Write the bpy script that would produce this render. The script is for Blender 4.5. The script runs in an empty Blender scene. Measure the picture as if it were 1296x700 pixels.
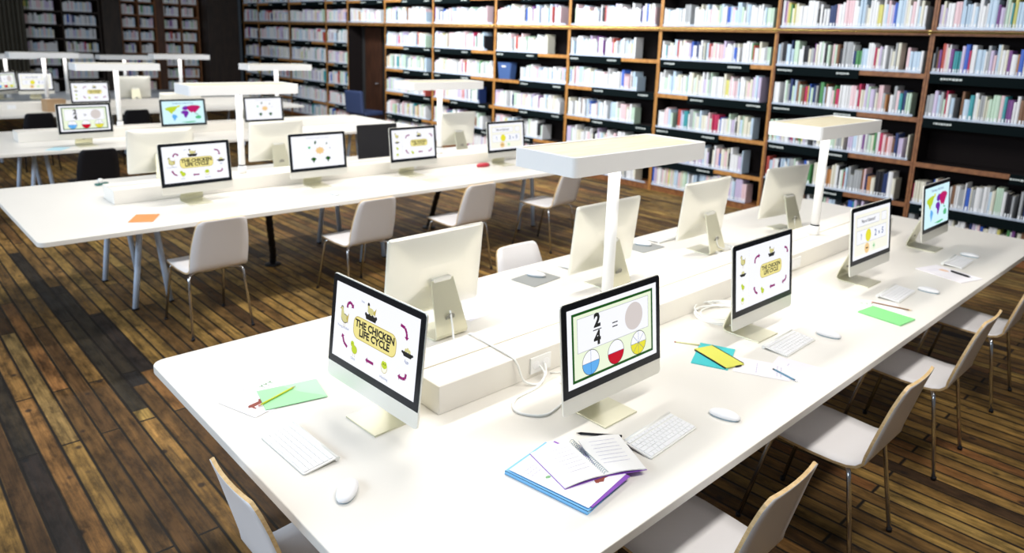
import bpy, bmesh, math, random
from mathutils import Vector, Matrix
SC = bpy.context.scene
COL = SC.collection
PI = math.pi

# ------------------------------------------------------------------ camera
cam_d = bpy.data.cameras.new('camera')
cam = bpy.data.objects.new('camera', cam_d); COL.objects.link(cam); SC.camera = cam
CAM_POS = Vector((-0.76045, -0.99913, 2.01994))
RX = Vector((0.72498681, -0.68784148, 0.03561212))      # image right
RY = Vector((-0.12311364, -0.180287, -0.9758789))       # image down
RZ = Vector((0.67767039, 0.70311499, -0.21538836))      # forward
m = Matrix((RX, -RY, -RZ)).transposed().to_4x4()
m.translation = CAM_POS
cam.matrix_world = m
FPX = 906.695
cam_d.sensor_fit = 'HORIZONTAL'; cam_d.sensor_width = 36.0
cam_d.lens = FPX / 1296 * 36
cam_d.shift_x = (648 - 663.3) / 1296
cam_d.shift_y = (252.6 - 350) / 1296
cam_d.clip_end = 100
cam_d.dof.use_dof = True
cam_d.dof.focus_distance = 2.15
cam_d.dof.aperture_fstop = 3.0

def project(p):
    d = Vector(p) - CAM_POS
    z = d.dot(RZ)
    return (663.3 + FPX * d.dot(RX) / z, 252.6 + FPX * d.dot(RY) / z, z)

# ------------------------------------------------------------------ light
w = bpy.data.worlds.new('room_ambient'); SC.world = w; w.use_nodes = True
w.node_tree.nodes['Background'].inputs[0].default_value = (0.86, 0.93, 1.0, 1)
w.node_tree.nodes['Background'].inputs[1].default_value = 0.085
def area(name, loc, target, sx, sy, power, color):
    d = bpy.data.lights.new(name, 'AREA'); d.shape = 'RECTANGLE'; d.size = sx; d.size_y = sy
    d.energy = power; d.color = color
    o = bpy.data.objects.new(name, d); COL.objects.link(o); o.location = loc
    o.rotation_euler = (Vector(target) - Vector(loc)).to_track_quat('-Z', 'Y').to_euler()
    return o
area('window_daylight', (-5.5, 5.0, 3.4), (2.0, 5.0, 0.6), 12.0, 2.2, 430, (0.72, 0.85, 1.0))
for _y, _p, _sx in ((-0.9, 92, 3.4), (2.9, 128, 3.8), (6.7, 88, 4.5), (10.4, 26, 4.5), (14.0, 3, 4.0)):
    area('ceiling_strip_light', (0.35 + _sx / 2, _y, 4.2), (0.35 + _sx / 2, _y, 0), _sx, 0.35, _p, (1.0, 0.96, 0.90))
area('bookcase_wash_light', (5.6, 8.6, 3.6), (7.6, 8.6, 1.2), 7.5, 0.4, 200, (0.95, 0.98, 1.0))
area('bookcase_wash_light', (5.8, 2.6, 3.6), (7.6, 2.6, 1.2), 3.0, 0.4, 18, (0.95, 0.98, 1.0))
SC.view_settings.view_transform = 'Standard'; SC.view_settings.look = 'None'
SC.view_settings.gamma = 1.0; SC.view_settings.use_curve_mapping = False
SC.view_settings.exposure = 0.50

# ------------------------------------------------------------------ materials
MATS = {}
def mat(name, color, rough=0.5, metal=0.0, emit=0.0, noise=0.0, nscale=20.0, spec=0.5, alpha=1.0, trans=0.0, coat=0.0):
    if name in MATS: return MATS[name]
    mt = bpy.data.materials.new(name); mt.use_nodes = True
    nt = mt.node_tree; b = nt.nodes['Principled BSDF']
    c = (color[0], color[1], color[2], 1)
    b.inputs['Base Color'].default_value = c
    b.inputs['Roughness'].default_value = rough
    b.inputs['Metallic'].default_value = metal
    b.inputs['Specular IOR Level'].default_value = spec
    b.inputs['Alpha'].default_value = alpha
    b.inputs['Transmission Weight'].default_value = trans
    b.inputs['Coat Weight'].default_value = coat
    if emit > 0:
        b.inputs['Emission Color'].default_value = c
        b.inputs['Emission Strength'].default_value = emit
    if noise > 0:
        tc = nt.nodes.new('ShaderNodeTexCoord'); n = nt.nodes.new('ShaderNodeTexNoise')
        n.inputs['Scale'].default_value = nscale; n.inputs['Detail'].default_value = 4
        mx = nt.nodes.new('ShaderNodeMix'); mx.data_type = 'RGBA'; mx.blend_type = 'MULTIPLY'
        mx.inputs[0].default_value = noise
        mx.inputs[6].default_value = c
        nt.links.new(tc.outputs['Object'], n.inputs['Vector'])
        nt.links.new(n.outputs['Fac'], mx.inputs[7])
        nt.links.new(mx.outputs[2], b.inputs['Base Color'])
    MATS[name] = mt
    return mt
def wood(name, c1, c2, scale=(2, 2, 30), rough=0.5):
    if name in MATS: return MATS[name]
    mt = bpy.data.materials.new(name); mt.use_nodes = True
    nt = mt.node_tree; b = nt.nodes['Principled BSDF']; b.inputs['Roughness'].default_value = rough
    tc = nt.nodes.new('ShaderNodeTexCoord'); mp = nt.nodes.new('ShaderNodeMapping')
    mp.inputs['Scale'].default_value = scale
    n = nt.nodes.new('ShaderNodeTexNoise'); n.inputs['Scale'].default_value = 3; n.inputs['Detail'].default_value = 6
    cr = nt.nodes.new('ShaderNodeValToRGB')
    cr.color_ramp.elements[0].position = 0.3; cr.color_ramp.elements[1].position = 0.7
    cr.color_ramp.elements[0].color = (*c1, 1); cr.color_ramp.elements[1].color = (*c2, 1)
    L = nt.links.new
    L(tc.outputs['Object'], mp.inputs[0]); L(mp.outputs[0], n.inputs['Vector']); L(n.outputs['Fac'], cr.inputs[0]); L(cr.outputs[0], b.inputs['Base Color'])
    MATS[name] = mt
    return mt

M_table = mat('white_laminate', (0.83, 0.80, 0.745), 0.32, noise=0.05, nscale=3)
M_edge = mat('laminate_edge', (0.70, 0.65, 0.62), 0.5)
M_white = mat('white_paint', (0.86, 0.86, 0.86), 0.4)
M_leg = mat('pale_steel', (0.62, 0.74, 0.92), 0.4, metal=0.1)
M_chrome = mat('chrome', (0.72, 0.74, 0.78), 0.16, metal=1.0)
M_alu = mat('brushed_aluminium', (0.74, 0.74, 0.70), 0.38, metal=0.55)
M_alu_back = mat('aluminium_shell', (0.84, 0.83, 0.76), 0.36, metal=0.5)
M_stand = mat('stand_aluminium', (0.74, 0.72, 0.56), 0.3, metal=0.6)
M_kbase = mat('keyboard_aluminium', (0.86, 0.86, 0.83), 0.45, metal=0.1)
M_black = mat('black_glass', (0.006, 0.008, 0.012), 0.25, spec=0.25)
M_blackp = mat('black_plastic', (0.010, 0.010, 0.013), 0.5, spec=0.25)
M_shell = mat('chair_laminate', (0.88, 0.86, 0.87), 0.35)
M_ply = wood('plywood_edge', (0.55, 0.36, 0.16), (0.72, 0.52, 0.27), (20, 20, 60))
M_diff = mat('lamp_diffuser', (1.0, 0.97, 0.92), 0.5, emit=2.8)
M_lamptop = wood('lamp_top_panel', (0.62, 0.55, 0.37), (0.74, 0.69, 0.52), (2, 25, 2))
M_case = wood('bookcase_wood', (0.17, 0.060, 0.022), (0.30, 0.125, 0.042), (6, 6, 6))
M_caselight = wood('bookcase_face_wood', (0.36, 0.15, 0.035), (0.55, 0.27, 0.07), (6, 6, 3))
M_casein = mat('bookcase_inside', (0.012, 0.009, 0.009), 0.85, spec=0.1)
M_sign = mat('shelf_sign_dark', (0.004, 0.008, 0.009), 0.9, spec=0.05)
M_signtxt = mat('shelf_sign_print', (0.62, 0.68, 0.66), 0.5)
M_rail = mat('clear_rail', (0.72, 0.82, 0.98), 0.2, alpha=0.4)
M_brass = mat('brass', (0.72, 0.52, 0.17), 0.25, metal=1.0)
M_key = mat('white_key', (0.88, 0.88, 0.90), 0.4)
M_paper = mat('paper', (0.88, 0.85, 0.90), 0.7)
M_paperw = mat('white_paper', (0.90, 0.89, 0.88), 0.7)
M_cable = mat('white_cable', (0.90, 0.91, 0.90), 0.4)
M_dwood = wood('dark_panel', (0.012, 0.008, 0.006), (0.035, 0.020, 0.014), (4, 4, 1))

# floor: worn planks running along Y
def floor_mat():
    mt = bpy.data.materials.new('worn_plank_floor'); mt.use_nodes = True
    nt = mt.node_tree; b = nt.nodes['Principled BSDF']; L = nt.links.new; N = nt.nodes.new
    tc = N('ShaderNodeTexCoord'); sp = N('ShaderNodeSeparateXYZ'); cb = N('ShaderNodeCombineXYZ')
    L(tc.outputs['Object'], sp.inputs[0]); L(sp.outputs[1], cb.inputs[0]); L(sp.outputs[0], cb.inputs[1])
    def brick(width, off, bias=0.0, mortar=0.011):
        br = N('ShaderNodeTexBrick'); br.offset = off; br.offset_frequency = 2; br.squash = 1.0
        br.inputs['Color1'].default_value = (0, 0, 0, 1); br.inputs['Color2'].default_value = (1, 1, 1, 1)
        br.inputs['Mortar'].default_value = (0.5, 0.5, 0.5, 1)
        br.inputs['Scale'].default_value = 1.0; br.inputs['Mortar Size'].default_value = mortar
        br.inputs['Mortar Smooth'].default_value = 0.75; br.inputs['Bias'].default_value = bias
        br.inputs['Brick Width'].default_value = width; br.inputs['Row Height'].default_value = 0.088
        L(cb.outputs[0], br.inputs['Vector']); return br
    br = brick(1.73, 0.37)
    cr = N('ShaderNodeValToRGB'); cr.color_ramp.interpolation = 'LINEAR'
    els = [(0.0, (0.030, 0.022, 0.016)), (0.02, (0.06, 0.033, 0.017)), (0.08, (0.13, 0.065, 0.022)), (0.28, (0.22, 0.120, 0.036)),
           (0.42, (0.30, 0.170, 0.046)), (0.58, (0.37, 0.225, 0.062)), (0.72, (0.26, 0.110, 0.036)), (0.86, (0.40, 0.255, 0.070)), (1.0, (0.28, 0.175, 0.062))]
    r = cr.color_ramp
    r.elements[0].position = els[0][0]; r.elements[0].color = (*els[0][1], 1)
    r.elements[1].position = els[-1][0]; r.elements[1].color = (*els[-1][1], 1)
    for p, c in els[1:-1]:
        e = r.elements.new(p); e.color = (*c, 1)
    L(br.outputs['Color'], cr.inputs[0])
    # grain
    mp = N('ShaderNodeMapping'); mp.inputs['Scale'].default_value = (38, 1.6, 1)
    L(tc.outputs['Object'], mp.inputs[0])
    n = N('ShaderNodeTexNoise'); n.inputs['Scale'].default_value = 1.5; n.inputs['Detail'].default_value = 7; n.inputs['Roughness'].default_value = 0.65
    L(mp.outputs[0], n.inputs['Vector'])
    g = N('ShaderNodeMapRange'); g.inputs[1].default_value = 0.3; g.inputs[2].default_value = 0.7; g.inputs[3].default_value = 0.38; g.inputs[4].default_value = 1.5
    L(n.outputs['Fac'], g.inputs[0])
    m1 = N('ShaderNodeMix'); m1.data_type = 'RGBA'; m1.blend_type = 'MULTIPLY'; m1.inputs[0].default_value = 1
    L(cr.outputs[0], m1.inputs[6]); L(g.outputs[0], m1.inputs[7])
    # stains, patchy wear
    n2 = N('ShaderNodeTexNoise'); n2.inputs['Scale'].default_value = 1.1; n2.inputs['Detail'].default_value = 5
    L(tc.outputs['Object'], n2.inputs['Vector'])
    g2 = N('ShaderNodeMapRange'); g2.inputs[1].default_value = 0.35; g2.inputs[2].default_value = 0.68; g2.inputs[3].default_value = 0.42; g2.inputs[4].default_value = 1.02
    L(n2.outputs['Fac'], g2.inputs[0])
    m2 = N('ShaderNodeMix'); m2.data_type = 'RGBA'; m2.blend_type = 'MULTIPLY'; m2.inputs[0].default_value = 1
    L(m1.outputs[2], m2.inputs[6]); L(g2.outputs[0], m2.inputs[7])
    # knots and nail holes
    v = N('ShaderNodeTexVoronoi'); v.inputs['Scale'].default_value = 6.0; v.inputs['Randomness'].default_value = 1.0
    mpv = N('ShaderNodeMapping'); mpv.inputs['Scale'].default_value = (1.0, 0.75, 1)
    L(tc.outputs['Object'], mpv.inputs[0]); L(mpv.outputs[0], v.inputs['Vector'])
    kn = N('ShaderNodeMapRange'); kn.inputs[1].default_value = 0.06; kn.inputs[2].default_value = 0.12; kn.inputs[3].default_value = 0.85; kn.inputs[4].default_value = 0.0
    L(v.outputs['Distance'], kn.inputs[0])
    m3 = N('ShaderNodeMix'); m3.data_type = 'RGBA'; m3.inputs[7].default_value = (0.018, 0.012, 0.010, 1)
    L(kn.outputs[0], m3.inputs[0]); L(m2.outputs[2], m3.inputs[6])
    # three dark-stained boards in the left aisle and one beside the front desk
    prev = m3
    def mask(lo, hi, sock):
        a = N('ShaderNodeMath'); a.operation = 'GREATER_THAN'; a.inputs[1].default_value = lo; L(sock, a.inputs[0])
        c = N('ShaderNodeMath'); c.operation = 'LESS_THAN'; c.inputs[1].default_value = hi; L(sock, c.inputs[0])
        d = N('ShaderNodeMath'); d.operation = 'MULTIPLY'; L(a.outputs[0], d.inputs[0]); L(c.outputs[0], d.inputs[1]); return d
    R = 0.088
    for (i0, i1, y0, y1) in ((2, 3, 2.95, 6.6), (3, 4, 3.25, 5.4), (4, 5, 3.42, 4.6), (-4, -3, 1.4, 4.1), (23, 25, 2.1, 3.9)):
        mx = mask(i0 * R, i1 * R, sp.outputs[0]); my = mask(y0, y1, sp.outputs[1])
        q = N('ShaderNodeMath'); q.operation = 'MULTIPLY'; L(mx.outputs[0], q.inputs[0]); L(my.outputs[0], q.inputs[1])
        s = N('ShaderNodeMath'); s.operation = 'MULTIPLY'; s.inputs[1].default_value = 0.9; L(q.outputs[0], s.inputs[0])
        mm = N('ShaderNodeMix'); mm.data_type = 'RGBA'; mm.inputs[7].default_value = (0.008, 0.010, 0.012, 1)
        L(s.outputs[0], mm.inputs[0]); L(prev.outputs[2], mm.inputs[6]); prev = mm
    # grime gathered in blotches along the boards
    mpg = N('ShaderNodeMapping'); mpg.inputs['Scale'].default_value = (14, 4.5, 1); L(tc.outputs['Object'], mpg.inputs[0])
    n3 = N('ShaderNodeTexNoise'); n3.inputs['Scale'].default_value = 1.0; n3.inputs['Detail'].default_value = 8; n3.inputs['Roughness'].default_value = 0.7; L(mpg.outputs[0], n3.inputs['Vector'])
    g3 = N('ShaderNodeMapRange'); g3.inputs[1].default_value = 0.36; g3.inputs[2].default_value = 0.56; g3.inputs[3].default_value = 0.35; g3.inputs[4].default_value = 1.12; L(n3.outputs['Fac'], g3.inputs[0])
    mg = N('ShaderNodeMix'); mg.data_type = 'RGBA'; mg.blend_type = 'MULTIPLY'; mg.inputs[0].default_value = 1
    L(prev.outputs[2], mg.inputs[6]); L(g3.outputs[0], mg.inputs[7]); prev = mg
    # gaps
    m4 = N('ShaderNodeMix'); m4.data_type = 'RGBA'; m4.inputs[7].default_value = (0.008, 0.006, 0.005, 1)
    L(br.outputs['Fac'], m4.inputs[0]); L(prev.outputs[2], m4.inputs[6])
    L(m4.outputs[2], b.inputs['Base Color'])
    rg = N('ShaderNodeMapRange'); rg.inputs[1].default_value = 0.3; rg.inputs[2].default_value = 0.7; rg.inputs[3].default_value = 0.48; rg.inputs[4].default_value = 0.75
    L(n.outputs['Fac'], rg.inputs[0]); L(rg.outputs[0], b.inputs['Roughness'])
    bp = N('ShaderNodeBump'); bp.inputs['Strength'].default_value = 0.5; bp.inputs['Distance'].default_value = 0.004
    inv = N('ShaderNodeMath'); inv.operation = 'SUBTRACT'; inv.inputs[0].default_value = 1.0; L(br.outputs['Fac'], inv.inputs[1])
    L(inv.outputs[0], bp.inputs['Height']); L(bp.outputs[0], b.inputs['Normal'])
    b.inputs['Specular IOR Level'].default_value = 0.2
    return mt
M_floor = floor_mat()

# ------------------------------------------------------------------ mesh helpers
class MB:
    def __init__(s): s.bm = bmesh.new(); s.mats = []
    def mi(s, mt):
        if mt not in s.mats: s.mats.append(mt)
        return s.mats.index(mt)
    def face(s, vs, mi, smooth=False):
        try: f = s.bm.faces.new(vs)
        except ValueError: return None
        f.material_index = mi; f.smooth = smooth; return f
    def box(s, x0, x1, y0, y1, z0, z1, mt, M=None):
        i = s.mi(mt); P = [(x0, y0, z0), (x1, y0, z0), (x1, y1, z0), (x0, y1, z0), (x0, y0, z1), (x1, y0, z1), (x1, y1, z1), (x0, y1, z1)]
        v = [s.bm.verts.new((M @ Vector(p)) if M else p) for p in P]
        for q in ((3, 2, 1, 0), (4, 5, 6, 7), (0, 1, 5, 4), (1, 2, 6, 5), (2, 3, 7, 6), (3, 0, 4, 7)): s.face([v[k] for k in q], i)
        return s
    def loops(s, rings, mt, cap0=True, cap1=True, smooth=True, closed=True, mats=None, M=None):
        i = s.mi(mt); VV = []
        for r in rings: VV.append([s.bm.verts.new((M @ Vector(p)) if M else p) for p in r])
        n = len(rings[0])
        for a in range(len(VV) - 1):
            ii = i if not mats else s.mi(mats[a])
            for k in range(n if closed else n - 1):
                k2 = (k + 1) % n
                s.face([VV[a][k], VV[a][k2], VV[a + 1][k2], VV[a + 1][k]], ii, smooth)
        if cap0: s.face(list(reversed(VV[0])), i if not mats else s.mi(mats[0]))
        if cap1: s.face(VV[-1], i if not mats else s.mi(mats[-1]))
        return VV
    def tube(s, pts, r, mt, n=8, M=None, closed=False, radii=None):
        pts = [Vector(p) for p in pts]; rings = []; up = None; m = len(pts)
        for k, p in enumerate(pts):
            if closed: t = (pts[(k + 1) % m] - pts[k - 1])
            else: t = pts[min(k + 1, m - 1)] - pts[max(k - 1, 0)]
            t.normalize()
            if up is None:
                up = Vector((0, 0, 1)) if abs(t.z) < 0.9 else Vector((1, 0, 0))
            a = up - t * up.dot(t)
            if a.length < 1e-4: a = Vector((1, 0, 0)) - t * t.x
            a.normalize(); b = t.cross(a); up = a
            rr = radii[k] if radii else r
            rings.append([p + (a * math.cos(2 * PI * j / n) + b * math.sin(2 * PI * j / n)) * rr for j in range(n)])
        if closed: rings.append(rings[0])
        s.loops(rings, mt, not closed, not closed, True, M=M)
        return s
    def lathe(s, prof, mt, n=20, c=(0, 0, 0), M=None, smooth=True):
        rings = [[(c[0] + r * math.cos(2 * PI * j / n), c[1] + r * math.sin(2 * PI * j / n), c[2] + z) for j in range(n)] for r, z in prof]
        s.loops(rings, mt, True, True, smooth, M=M); return s
    def prism(s, poly, z0, z1, mt, M=None, side=None, smooth=False):
        s.loops([[(x, y, z0) for x, y in poly], [(x, y, z1) for x, y in poly]], mt, False, False, smooth, mats=[side or mt], M=M)
        i = s.mi(mt)
        v0 = [s.bm.verts.new((M @ Vector((x, y, z0))) if M else (x, y, z0)) for x, y in poly]
        v1 = [s.bm.verts.new((M @ Vector((x, y, z1))) if M else (x, y, z1)) for x, y in poly]
        s.face(list(reversed(v0)), i); s.face(v1, i); return s
    def poly(s, pts, mt, M=None):
        s.face([s.bm.verts.new((M @ Vector(p)) if M else p) for p in pts], s.mi(mt)); return s
    def mesh(s, name):
        bmesh.ops.remove_doubles(s.bm, verts=s.bm.verts, dist=1e-6)
        me = bpy.data.meshes.new(name); s.bm.to_mesh(me); s.bm.free()
        for mt in s.mats: me.materials.append(mt)
        return me
    def build(s, name, parent=None, bevel=0.0, seg=2):
        me = s.mesh(name); o = bpy.data.objects.new(name, me); COL.objects.link(o)
        if parent: o.parent = parent
        if bevel:
            b = o.modifiers.new('bevel', 'BEVEL'); b.width = bevel; b.segments = seg; b.limit_method = 'ANGLE'; b.angle_limit = 0.7
        return o
def tag(o, label, cat, group=None):
    o['label'] = label; o['category'] = cat
    if group: o['group'] = group
    return o
def thing(name, label, cat, loc=(0, 0, 0), rz=0, group=None):
    o = bpy.data.objects.new(name, None); COL.objects.link(o); o.empty_display_size = 0.1
    o.location = loc; o.rotation_euler = (0, 0, rz)
    return tag(o, label, cat, group)
def struct(o): o['kind'] = 'structure'; return o
def dup(root, loc, rz, label, group=None):
    def cp(o, par):
        c = o.copy(); COL.objects.link(c)
        if par: c.parent = par
        for ch in list(o.children): cp(ch, c)
        return c
    r = cp(root, None); r.location = loc; r.rotation_euler = (0, 0, rz); r['label'] = label
    if group: r['group'] = group
    elif 'group' in r: del r['group']
    return r
def rrect(x0, x1, y0, y1, r, n=5):
    P = []
    for cx, cy, a in ((x1 - r, y0 + r, -PI / 2), (x1 - r, y1 - r, 0), (x0 + r, y1 - r, PI / 2), (x0 + r, y0 + r, PI)):
        for k in range(n + 1): P.append((cx + r * math.cos(a + PI / 2 * k / n), cy + r * math.sin(a + PI / 2 * k / n)))
    return P
def T(x, y, z=0, rz=0): return Matrix.Translation((x, y, z)) @ Matrix.Rotation(rz, 4, 'Z')

# ------------------------------------------------------------------ room shell
b = MB(); b.box(-6.5, 8.2, -5.0, 20.0, -0.05, 0.0, M_floor); struct(b.build('floor'))
M_wall = mat('dark_wall_paint', (0.035, 0.034, 0.034), 0.8, noise=0.3, nscale=2)
b = MB(); b.box(7.92, 8.1, -5.0, 11.93, 0, 4.9, M_wall); b.box(7.92, 8.1, 13.37, 20.0, 0, 4.9, M_wall); b.box(7.92, 8.1, 11.93, 13.37, 2.25, 4.9, M_wall); struct(b.build('wall_right'))
b = MB(); b.box(-6.5, 8.1, 19.86, 20.0, 0, 4.9, M_wall); struct(b.build('wall_back'))
# panelled pier in the corner and between the far bookcases
b = MB(); b.box(6.62, 7.50, 19.0, 19.86, 0, 4.9, M_dwood); b.box(7.44, 7.50, 18.97, 19.0, 0, 4.9, mat('pier_trim', (0.06, 0.08, 0.10), 0.4)); struct(b.build('wall_back_pier'))
b = MB(); b.box(4.22, 4.62, 19.35, 19.86, 0, 4.9, M_dwood); struct(b.build('wall_back_pillar'))
# doorway with a dark brown door ajar
b = MB(); b.box(7.96, 8.01, 12.72, 13.36, 0.0, 2.2, wood('door_wood', (0.035, 0.014, 0.008), (0.085, 0.034, 0.017), (6, 6, 1)))
d1 = struct(b.build('door_1', bevel=0.004))
b = MB(); b.tube([(7.955, 12.80, 1.0), (7.91, 12.80, 1.0), (7.91, 12.92, 1.0)], 0.009, M_chrome); b.build('door_handle', d1)
b = MB(); b.box(8.02, 8.08, 11.95, 13.36, 0, 2.24, mat('doorway_dark', (0.012, 0.012, 0.014), 0.9)); struct(b.build('doorway_shade_1'))  # near-black sheet closes the opening, the shade beyond put into its colour

# ------------------------------------------------------------------ desks
LT, WT = 5.39, 1.873
def desk(y0, label, legs=(0.76, 2.65, 4.6), top=None):
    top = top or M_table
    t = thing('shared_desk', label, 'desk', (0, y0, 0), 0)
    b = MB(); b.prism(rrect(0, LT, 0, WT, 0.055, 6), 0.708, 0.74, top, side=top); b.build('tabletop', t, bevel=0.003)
    b = MB()
    for y in (0.42, 0.93, 1.44): b.box(0.35, LT - 0.35, y - 0.025, y + 0.025, 0.668, 0.708, M_leg)
    b.build('underframe', t)
    for x in legs:
        for y in (0.56, 1.36):
            for s in (-1, 1):
                b = MB(); b.tube([(x + s * 0.125, y + (0.02 if s > 0 else 0), 0.0), (x + s * 0.045, y, 0.685)], 0.021, M_leg, 12)
                b.lathe([(0.024, 0), (0.024, 0.012)], M_blackp, 12, (x + s * 0.125, y + (0.02 if s > 0 else 0), 0))
                b.build('leg', t)
    return t
DY = [0.0, 3.95, 7.62, 11.2, 13.6]
desk(DY[0], 'long white shared desk nearest the camera, holding papers, notebooks and two rows of computers')
desk(DY[1], 'long white shared desk second from the camera, with an orange card near its left end')
desk(DY[2], 'long white shared desk third from the camera, with a world map screen on it')
desk(DY[3], 'long white shared desk fourth from the camera, in the dim rear left')
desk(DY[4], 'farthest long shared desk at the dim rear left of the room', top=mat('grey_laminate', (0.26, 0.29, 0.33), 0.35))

def riser(y0, where):
    t = thing('cable_riser', 'low white cable riser box along the middle of the ' + where, 'cable box', (0, y0 + 0.0, 0.74), 0)
    b = MB(); b.box(0.62, 4.78, 0.82, 1.11, 0, 0.108, M_table)
    b.build('riser_body', t, bevel=0.004)
    b = MB(); b.box(0.622, 4.778, 0.963, 0.968, 0.1075, 0.1095, mat('riser_gap', (0.45, 0.40, 0.30), 0.6)); b.build('lid_gap', t)
    for x in (1.11, 3.25):
        b = MB(); b.box(x - 0.055, x + 0.055, 0.812, 0.8205, 0.02, 0.085, M_white)
        for s in (-1, 1):
            b.lathe([(0.018, 0), (0.018, 0.002), (0.014, 0.002)], M_key, 14, M=Matrix.Translation((x + s * 0.027, 0.8125, 0.052)) @ Matrix.Rotation(PI / 2, 4, 'X'))
        b.build('power_outlet', t, bevel=0.002)
    return t
WHERE = ['nearest desk', 'second desk', 'third desk', 'fourth desk', 'farthest desk']
for k in range(4): riser(DY[k], WHERE[k])

# ------------------------------------------------------------------ T-shaped desk lamps
def make_lamp(label):
    t = thing('desk_lamp', label, 'lamp', (0, 0, 0))
    L2, W2 = 0.45, 0.17
    o = rrect(-L2, L2, -W2, W2, 0.02, 4); i = rrect(-L2 + 0.012, L2 - 0.012, -W2 + 0.012, W2 - 0.012, 0.012, 4)
    b = MB()
    z0, z1 = 0.668, 0.747
    b.loops([[(x, y, z0) for x, y in i], [(x, y, z0) for x, y in o], [(x, y, z1) for x, y in o], [(x, y, z1) for x, y in i], [(x, y, z1 - 0.006) for x, y in i]], M_white, False, False, False)
    b.build('lamp_frame', t, bevel=0.0015)
    b = MB(); b.prism(i, z1 - 0.012, z1 - 0.006, M_lamptop); b.build('top_panel', t)
    b = MB(); b.prism(i, z0 + 0.004, z0 + 0.010, M_diff); b.build('diffuser', t)
    b = MB(); b.tube([(0, 0, 0.02), (0, 0, z0 + 0.004)], 0.0265, M_white, 20); b.build('pole', t)
    b = MB(); b.lathe([(0.034, 0), (0.034, 0.055), (0.031, 0.06)], M_white, 22); b.build('base_collar', t)
    b = MB(); b.lathe([(0.0285, 0.060), (0.0285, 0.068)], M_blackp, 22); b.build('collar_ring', t)
    b = MB(); b.lathe([(0.006, 0), (0.006, 0.004)], M_blackp, 10, M=Matrix.Translation((0, -0.026, z0 - 0.012)) @ Matrix.Rotation(PI / 2, 4, 'X')); b.build('switch', t)
    return t
lz = 0.850
lamp0 = make_lamp('white T-shaped lamp at the middle of the nearest desk, the largest lamp in view')
lamp0.location = (1.68, 0.965, lz)
lamps = [
 (3.79, 0.965, 'white T-shaped lamp farther along the nearest desk, standing before the bookcases'),
 (1.65, DY[1] + 1.0, 'white T-shaped lamp on the left half of the second desk, behind the plant diagram screen'),
 (3.72, DY[1] + 1.0, 'white T-shaped lamp on the right half of the second desk, before the bookcases'),
 (1.67, DY[2] + 0.95, 'white T-shaped lamp on the left half of the third desk beside the fractions screen'),
 (3.65, DY[2] + 0.95, 'white T-shaped lamp on the right half of the third desk near the bookcase corner'),
 (1.58, DY[3] + 0.85, 'white T-shaped lamp on the left half of the fourth desk'),
 (3.55, DY[3] + 0.85, 'white T-shaped lamp on the right half of the fourth desk, before the dark corner pier'),
 (1.42, DY[4] + 0.7, 'distant T-shaped lamp at the extreme left edge on the farthest desk'),
 (2.42, DY[4] + 1.25, 'distant T-shaped lamp, middle one of the three on the farthest desk'),
 (3.30, DY[4] + 0.75, 'distant T-shaped lamp, right one of the three on the farthest desk')]
for x, y, lb in lamps: dup(lamp0, (x, y, lz if y < DY[4] else 0.745), 0, lb)

# ------------------------------------------------------------------ what the screens show
def emis(name, c, e=1.0):
    if name in MATS: return MATS[name]
    mt = mat(name, c, 0.35, emit=e); 
    mt.node_tree.nodes['Principled BSDF'].inputs['Base Color'].default_value = (c[0] * 0.05, c[1] * 0.05, c[2] * 0.05, 1); mt.node_tree.nodes['Principled BSDF'].inputs['Specular IOR Level'].default_value = 0.15
    return mt
EM = 0.71
G_white = emis('screen_white', (0.93, 0.94, 1.0), EM); G_black = emis('screen_black', (0.02, 0.02, 0.02), EM)
G_purple = emis('screen_purple', (0.27, 0.008, 0.15), EM); G_yellow = emis('screen_yellow', (0.86, 0.76, 0.28), EM)
G_tan = emis('screen_tan', (0.52, 0.42, 0.10), EM); G_lime = emis('screen_lime', (0.52, 0.66, 0.03), EM)
G_green = emis('screen_green', (0.008, 0.085, 0.008), EM); G_pgreen = emis('screen_pale_green', (0.84, 0.92, 0.70), EM)
G_blue = emis('screen_blue', (0.12, 0.42, 0.85), EM); G_red = emis('screen_red', (0.55, 0.0, 0.02), EM)
G_yel2 = emis('screen_bright_yellow', (0.80, 0.74, 0.04), EM); G_grey = emis('screen_grey', (0.66, 0.60, 0.58), EM)
G_dblue = emis('screen_navy', (0.03, 0.10, 0.30), EM); G_cyan = emis('screen_cyan', (0.66, 0.92, 1.0), EM)
G_viol = emis('screen_violet', (0.18, 0.02, 0.38), EM); G_crim = emis('screen_crimson', (0.50, 0.01, 0.13), EM)
G_cream = emis('screen_cream', (0.93, 0.92, 0.80), EM); G_mgreen = emis('screen_mid_green', (0.10, 0.50, 0.22), EM)
G_hen = emis('screen_hen', (0.66, 0.62, 0.28), EM)
G_skin = emis('screen_sand', (0.86, 0.58, 0.26), EM); G_lgrey = emis('screen_line_grey', (0.45, 0.46, 0.50), EM)
SW, SH = 0.476, 0.268
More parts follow.
